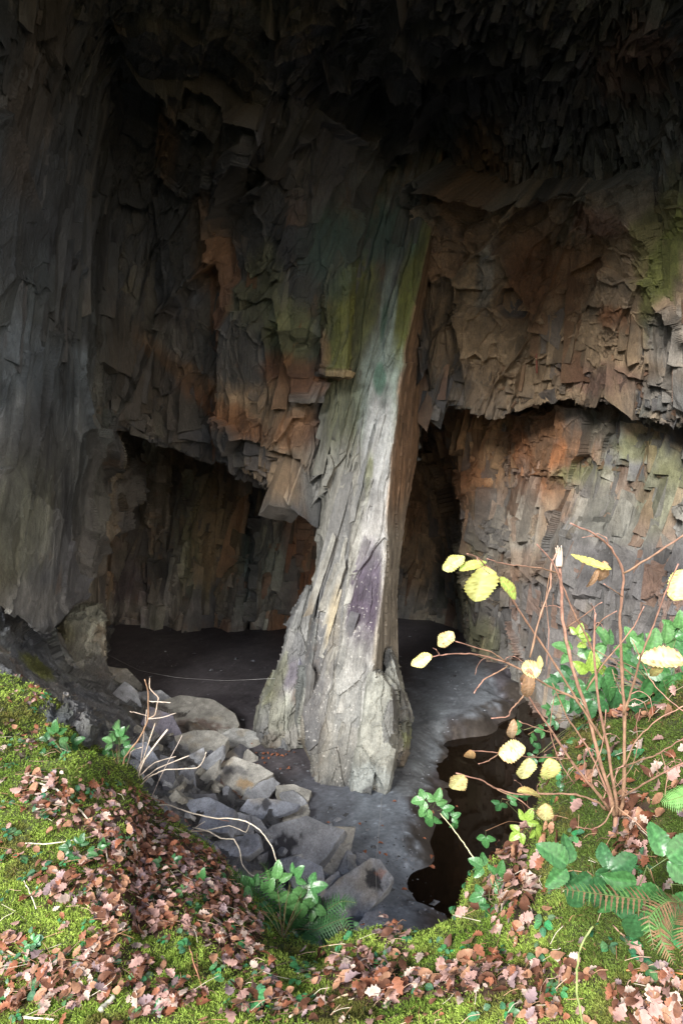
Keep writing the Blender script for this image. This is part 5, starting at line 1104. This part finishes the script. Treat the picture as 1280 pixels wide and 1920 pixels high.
ST = [('long pale crooked stick running down the left bank', [(66,1468),(108,1485),(150,1525),(180,1560),(195,1590),(203,1625)], 2.4, 1.6, PB), ('pale stick lying level across the left bank leaves', [(50,1585),(80,1588),(110,1582),(150,1578),(180,1570)], 1.8, 1.4, PB),
 ('pale stick crossing the long crooked one', [(185,1562),(220,1596),(252,1624)], 1.6, 1.2, PB), ('brown stick half buried in the lower left leaves', [(13,1785),(50,1808),(94,1826),(139,1849)], 3, 2, (.45,.30,.2)), ('short pale stick at the bottom left', [(49,1907),(75,1912),(101,1920)], 3, 2.4, PB),
 ('straight tan stalk in the middle of the left bank', [(118,1665),(160,1700),(204,1734)], 1.5, 1.2, (.5,.36,.24)), ('upper tan stalk of the crossed pair beside the bramble', [(202,1650),(245,1678),(285,1704)], 1.6, 1.2, (.52,.38,.28)), ('lower tan stalk of the crossed pair beside the bramble', [(221,1684),(255,1716),(292,1751)], 1.6, 1.2, (.5,.34,.24)),
 ('reddish stalk above the bottom moss', [(352,1770),(362,1810),(376,1862)], 2, 1.4, (.5,.24,.14)), ('long pale stick across the bottom of the bank', [(542,1915),(575,1900),(610,1888),(662,1868),(715,1858),(775,1845)], 3, 2.2, (.6,.44,.30)), ('short thick pinkish stick lying on the moss', [(556,1828),(574,1826),(592,1824)], 4, 4, (.62,.42,.34)),
 ('thin stem running from the moss up to the fern', [(441,1858),(497,1822),(561,1804),(595,1770),(636,1712)], 1.4, 1.0, (.5,.38,.22)), ('rusty stalk at the lower right corner', [(1167,1876),(1220,1884),(1285,1892)], 3, 2.6, (.42,.2,.06)), ('brown stalk slanting under the withered fern', [(1152,1742),(1180,1775),(1209,1806),(1246,1847)], 2.4, 2, (.42,.26,.18)),
 ('orange brown stalk lying level under the withered fern', [(1171,1824),(1230,1830),(1285,1836)], 2.2, 2, (.42,.18,.06)), ('bare brown stem at the mossy lip above the pool', [(808,1695),(850,1650),(880,1625),(905,1595),(960,1555)], 1.8, 1.3, (.32,.18,.09)), ('grey lichened stick end in the lower left moss', [(190,1900),(203,1886),(216,1872)], 8, 6, (.34,.33,.27)), ('thin pale stalk on the left moss', [(46,1652),(60,1680),(72,1708)], 1.6, 1.4, PB),
 ('thin pale twig by the hazel foot', [(1153,1508),(1190,1545),(1235,1590)], 2, 1.5, PB), ('pale twig in the bright moss', [(630,1792),(650,1800),(668,1808)], 1.8, 1.2, (.6,.5,.4))]
for lab, pth, r0, r1, c in ST: stick(lab, pth, None, r0, r1, c)
stick('green bowed stalk rising from the moss at the lower right', [(1092,1925),(1081,1860),(1081,1817),(1090,1770),(1111,1737)], (1.32, 1.36), 3.2, 2.6, (.24,.29,.10), 'green_stalk', 'stalk')
stick('slender stalk of the bramble sprig over the pool', [(890,1612),(868,1580),(850,1555),(825,1525)], (2.55, 2.68), 1.5, 1.0, (.55,.50,.30), 'bramble_cane', 'cane')
# dry needles and twiglets
tn = []
for k in range(1500):
    px, py = random.uniform(-20, 1300), random.uniform(1270, 1940); h = bank_hit(px, py)
    if not h: continue
    if litter(np.array(px), np.array(py), 0.0) < .4 and random.random() < .65: continue
    a = random.gauss(.75 if px < 640 else 2.6, .9); ln = random.uniform(.03, .13) * (1 if h[0].y > 2 else .6); d = Vector((math.cos(a), math.sin(a) * -.7, random.uniform(-.25, .25))); d = d - h[1] * d.dot(h[1]) * .8; p = h[0] + h[1] * random.uniform(.008, .04)
    V, F = tube([p, p + d * ln * .5 + h[1] * random.uniform(-.004, .01), p + d * ln], .0011, .0008, 4, seed=k); tn.append((V, F, np.array(random.choice([PB, RB, DBR, (.5, .34, .24), (.42, .25, .14)])) * random.uniform(.7, 1.1)))
V, F, c = join(tn); tag(mkq('twig_litter', V, F, M_bark, None, c), 'litter of dry stalks and twiglets over the bank', kind='stuff')

M_metal, t_, b_ = newmat('rusty_iron'); b_.inputs['Base Color'].default_value = (.16, .045, .03, 1); b_.inputs['Roughness'].default_value = .8
nz_ = N(t_, 'ShaderNodeTexNoise', Scale=30.0); cr_ = N(t_, 'ShaderNodeValToRGB'); t_.links.new(nz_.outputs[0], cr_.inputs[0]); cr_.color_ramp.elements[0].color = (.08, .03, .02, 1); cr_.color_ramp.elements[1].color = (.30, .09, .05, 1); t_.links.new(cr_.outputs[0], b_.inputs['Base Color'])
M_wire, t_, b_ = newmat('grey_wire'); nz_ = N(t_, 'ShaderNodeTexNoise', Scale=20.0); cr_ = N(t_, 'ShaderNodeValToRGB'); t_.links.new(nz_.outputs[0], cr_.inputs[0]); cr_.color_ramp.elements[0].color = (.12, .12, .12, 1); cr_.color_ramp.elements[1].color = (.3, .3, .3, 1); t_.links.new(cr_.outputs[0], b_.inputs['Base Color'])
hw = cast(1004, 665, [T_wall]); Yw = hw[0].y - .12
stick('short red rusty iron bar fixed to the orange cave wall', [(1003,634),(1004,650),(1005,675),(1006,700)], (Yw, Yw), 2.6, 2.2, (1, 1, 1), 'iron_bar', 'iron bar', mat=M_metal)
stick('thin wire slung across the dark chamber from the left rocks to the pillar', [(196,1224),(260,1256),(330,1270),(420,1276),(518,1272)], (17.5, 13.4), .32, .32, (1, 1, 1), 'wire', 'wire', mat=M_wire)
stick('thin grey wire hanging down past the lowest tilted block', [(716,1490),(710,1560),(704,1620),(706,1680),(705,1722)], (9.3, 7.6), .45, .5, (1, 1, 1), 'wire', 'wire', mat=M_wire)
# leaves blown onto the cave floor
Vl, Fl, cl = variants[1][1]
fo = None
for k in range(70):
    if k < 40: px, py = random.gauss(505, 28), random.gauss(1410, 22)
    else: px, py = random.uniform(520, 860), random.uniform(1480, 1690)
    p = Vector(floor_at(px, py)); sz = random.uniform(.05, .10)
    if fo is None: fo = mk('fallen_leaf', Vl, Fl, M_dry, None, cl, True); o = fo
    else: o = fo.copy(); C.objects.link(o)
    o.matrix_world = Matrix.Translation(p + Vector((0, 0, .03))) @ frame_from((0, 0, 1), random.uniform(0, 6.28), .15).to_4x4() @ Matrix.Scale(sz, 4)
    tag(o, 'tiny reddish leaf blown onto the dark cave floor', 'leaf', 'leaves on the cave floor')

# grit and flakes on the cave floor
gv = []; n = 2400
gx = rng.uniform(240, 930, n); gy = 1175 + (rng.random(n) ** .8) * 540
gp = floor_at(gx, gy); keep = sdist(gp[:, 0], gp[:, 1], poolW) > .12; gp = gp[keep]; n = len(gp)
sz = rng.uniform(.005, .028, (n, 1)) * (1 + (rng.random((n, 1)) < .06) * 1.8)
T = np.array([[-1, -.6, 0], [1, -.5, 0], [.7, .7, 0], [-.8, .6, 0], [-.5, -.3, .45], [.6, -.2, .4], [.3, .4, .5], [-.4, .35, .38]])
ang = rng.uniform(0, 6.28, n); ca, sa = np.cos(ang), np.sin(ang)
Tq = T[None] * rng.uniform(.6, 1.3, (n, 8, 1)) * sz[:, None]
Vg = np.stack([Tq[..., 0] * ca[:, None] - Tq[..., 1] * sa[:, None], Tq[..., 0] * sa[:, None] + Tq[..., 1] * ca[:, None], Tq[..., 2]], -1) + gp[:, None] + np.array([0, 0, -.004])
Fg = (np.arange(n)[:, None, None] * 8 + np.array([[0, 1, 5, 4], [1, 2, 6, 5], [2, 3, 7, 6], [3, 0, 4, 7], [4, 5, 6, 7]])[None]).reshape(-1, 4)
cg = np.repeat(np.array([.09, .095, .105]) * rng.uniform(.4, 2.0, (n, 1)), 8, 0)
tag(mk('gravel', Vg.reshape(-1, 3), Fg, M_slab, None, cg), 'fine slate grit scattered on the cave floor', kind='stuff')

# mossy ledge on the left bank: a half buried rock with a moss cap
def ledge_rows():
    def lp(py, l, r_, Yf, th):
        w_ = r_ - l; return [(l + 2, py - 4, Yf + th), (l, py, Yf + .2), (l + .15 * w_, py + 2, Yf + .05), (l + .5 * w_, py, Yf), (l + .85 * w_, py + 2, Yf + .04), (r_, py, Yf + .2), (r_ - 2, py - 4, Yf + th), (l + .5 * w_, py - 6, Yf + th)]
    return [lp(1318, 40, 150, 4.62, .3), lp(1332, 20, 176, 4.42, .5), lp(1352, 18, 190, 4.34, .6), (lp(1385, 26, 184, 4.33, .6)), lp(1415, 40, 176, 4.38, .6), lp(1440, 60, 160, 4.45, .5)]

o = rockblob(None, 'ledge_rock', ledge_rows(), [(100, 1380, 60, 40, 0, (.17, .19, .21), .8)], 81, [(.5, 1.3, .05), (.2, 1.3, .03), (.09, 1.3, .012)])
tag(o, 'blue-grey rock showing under the moss cap of the left bank', 'rock'); o['kind'] = 'thing'
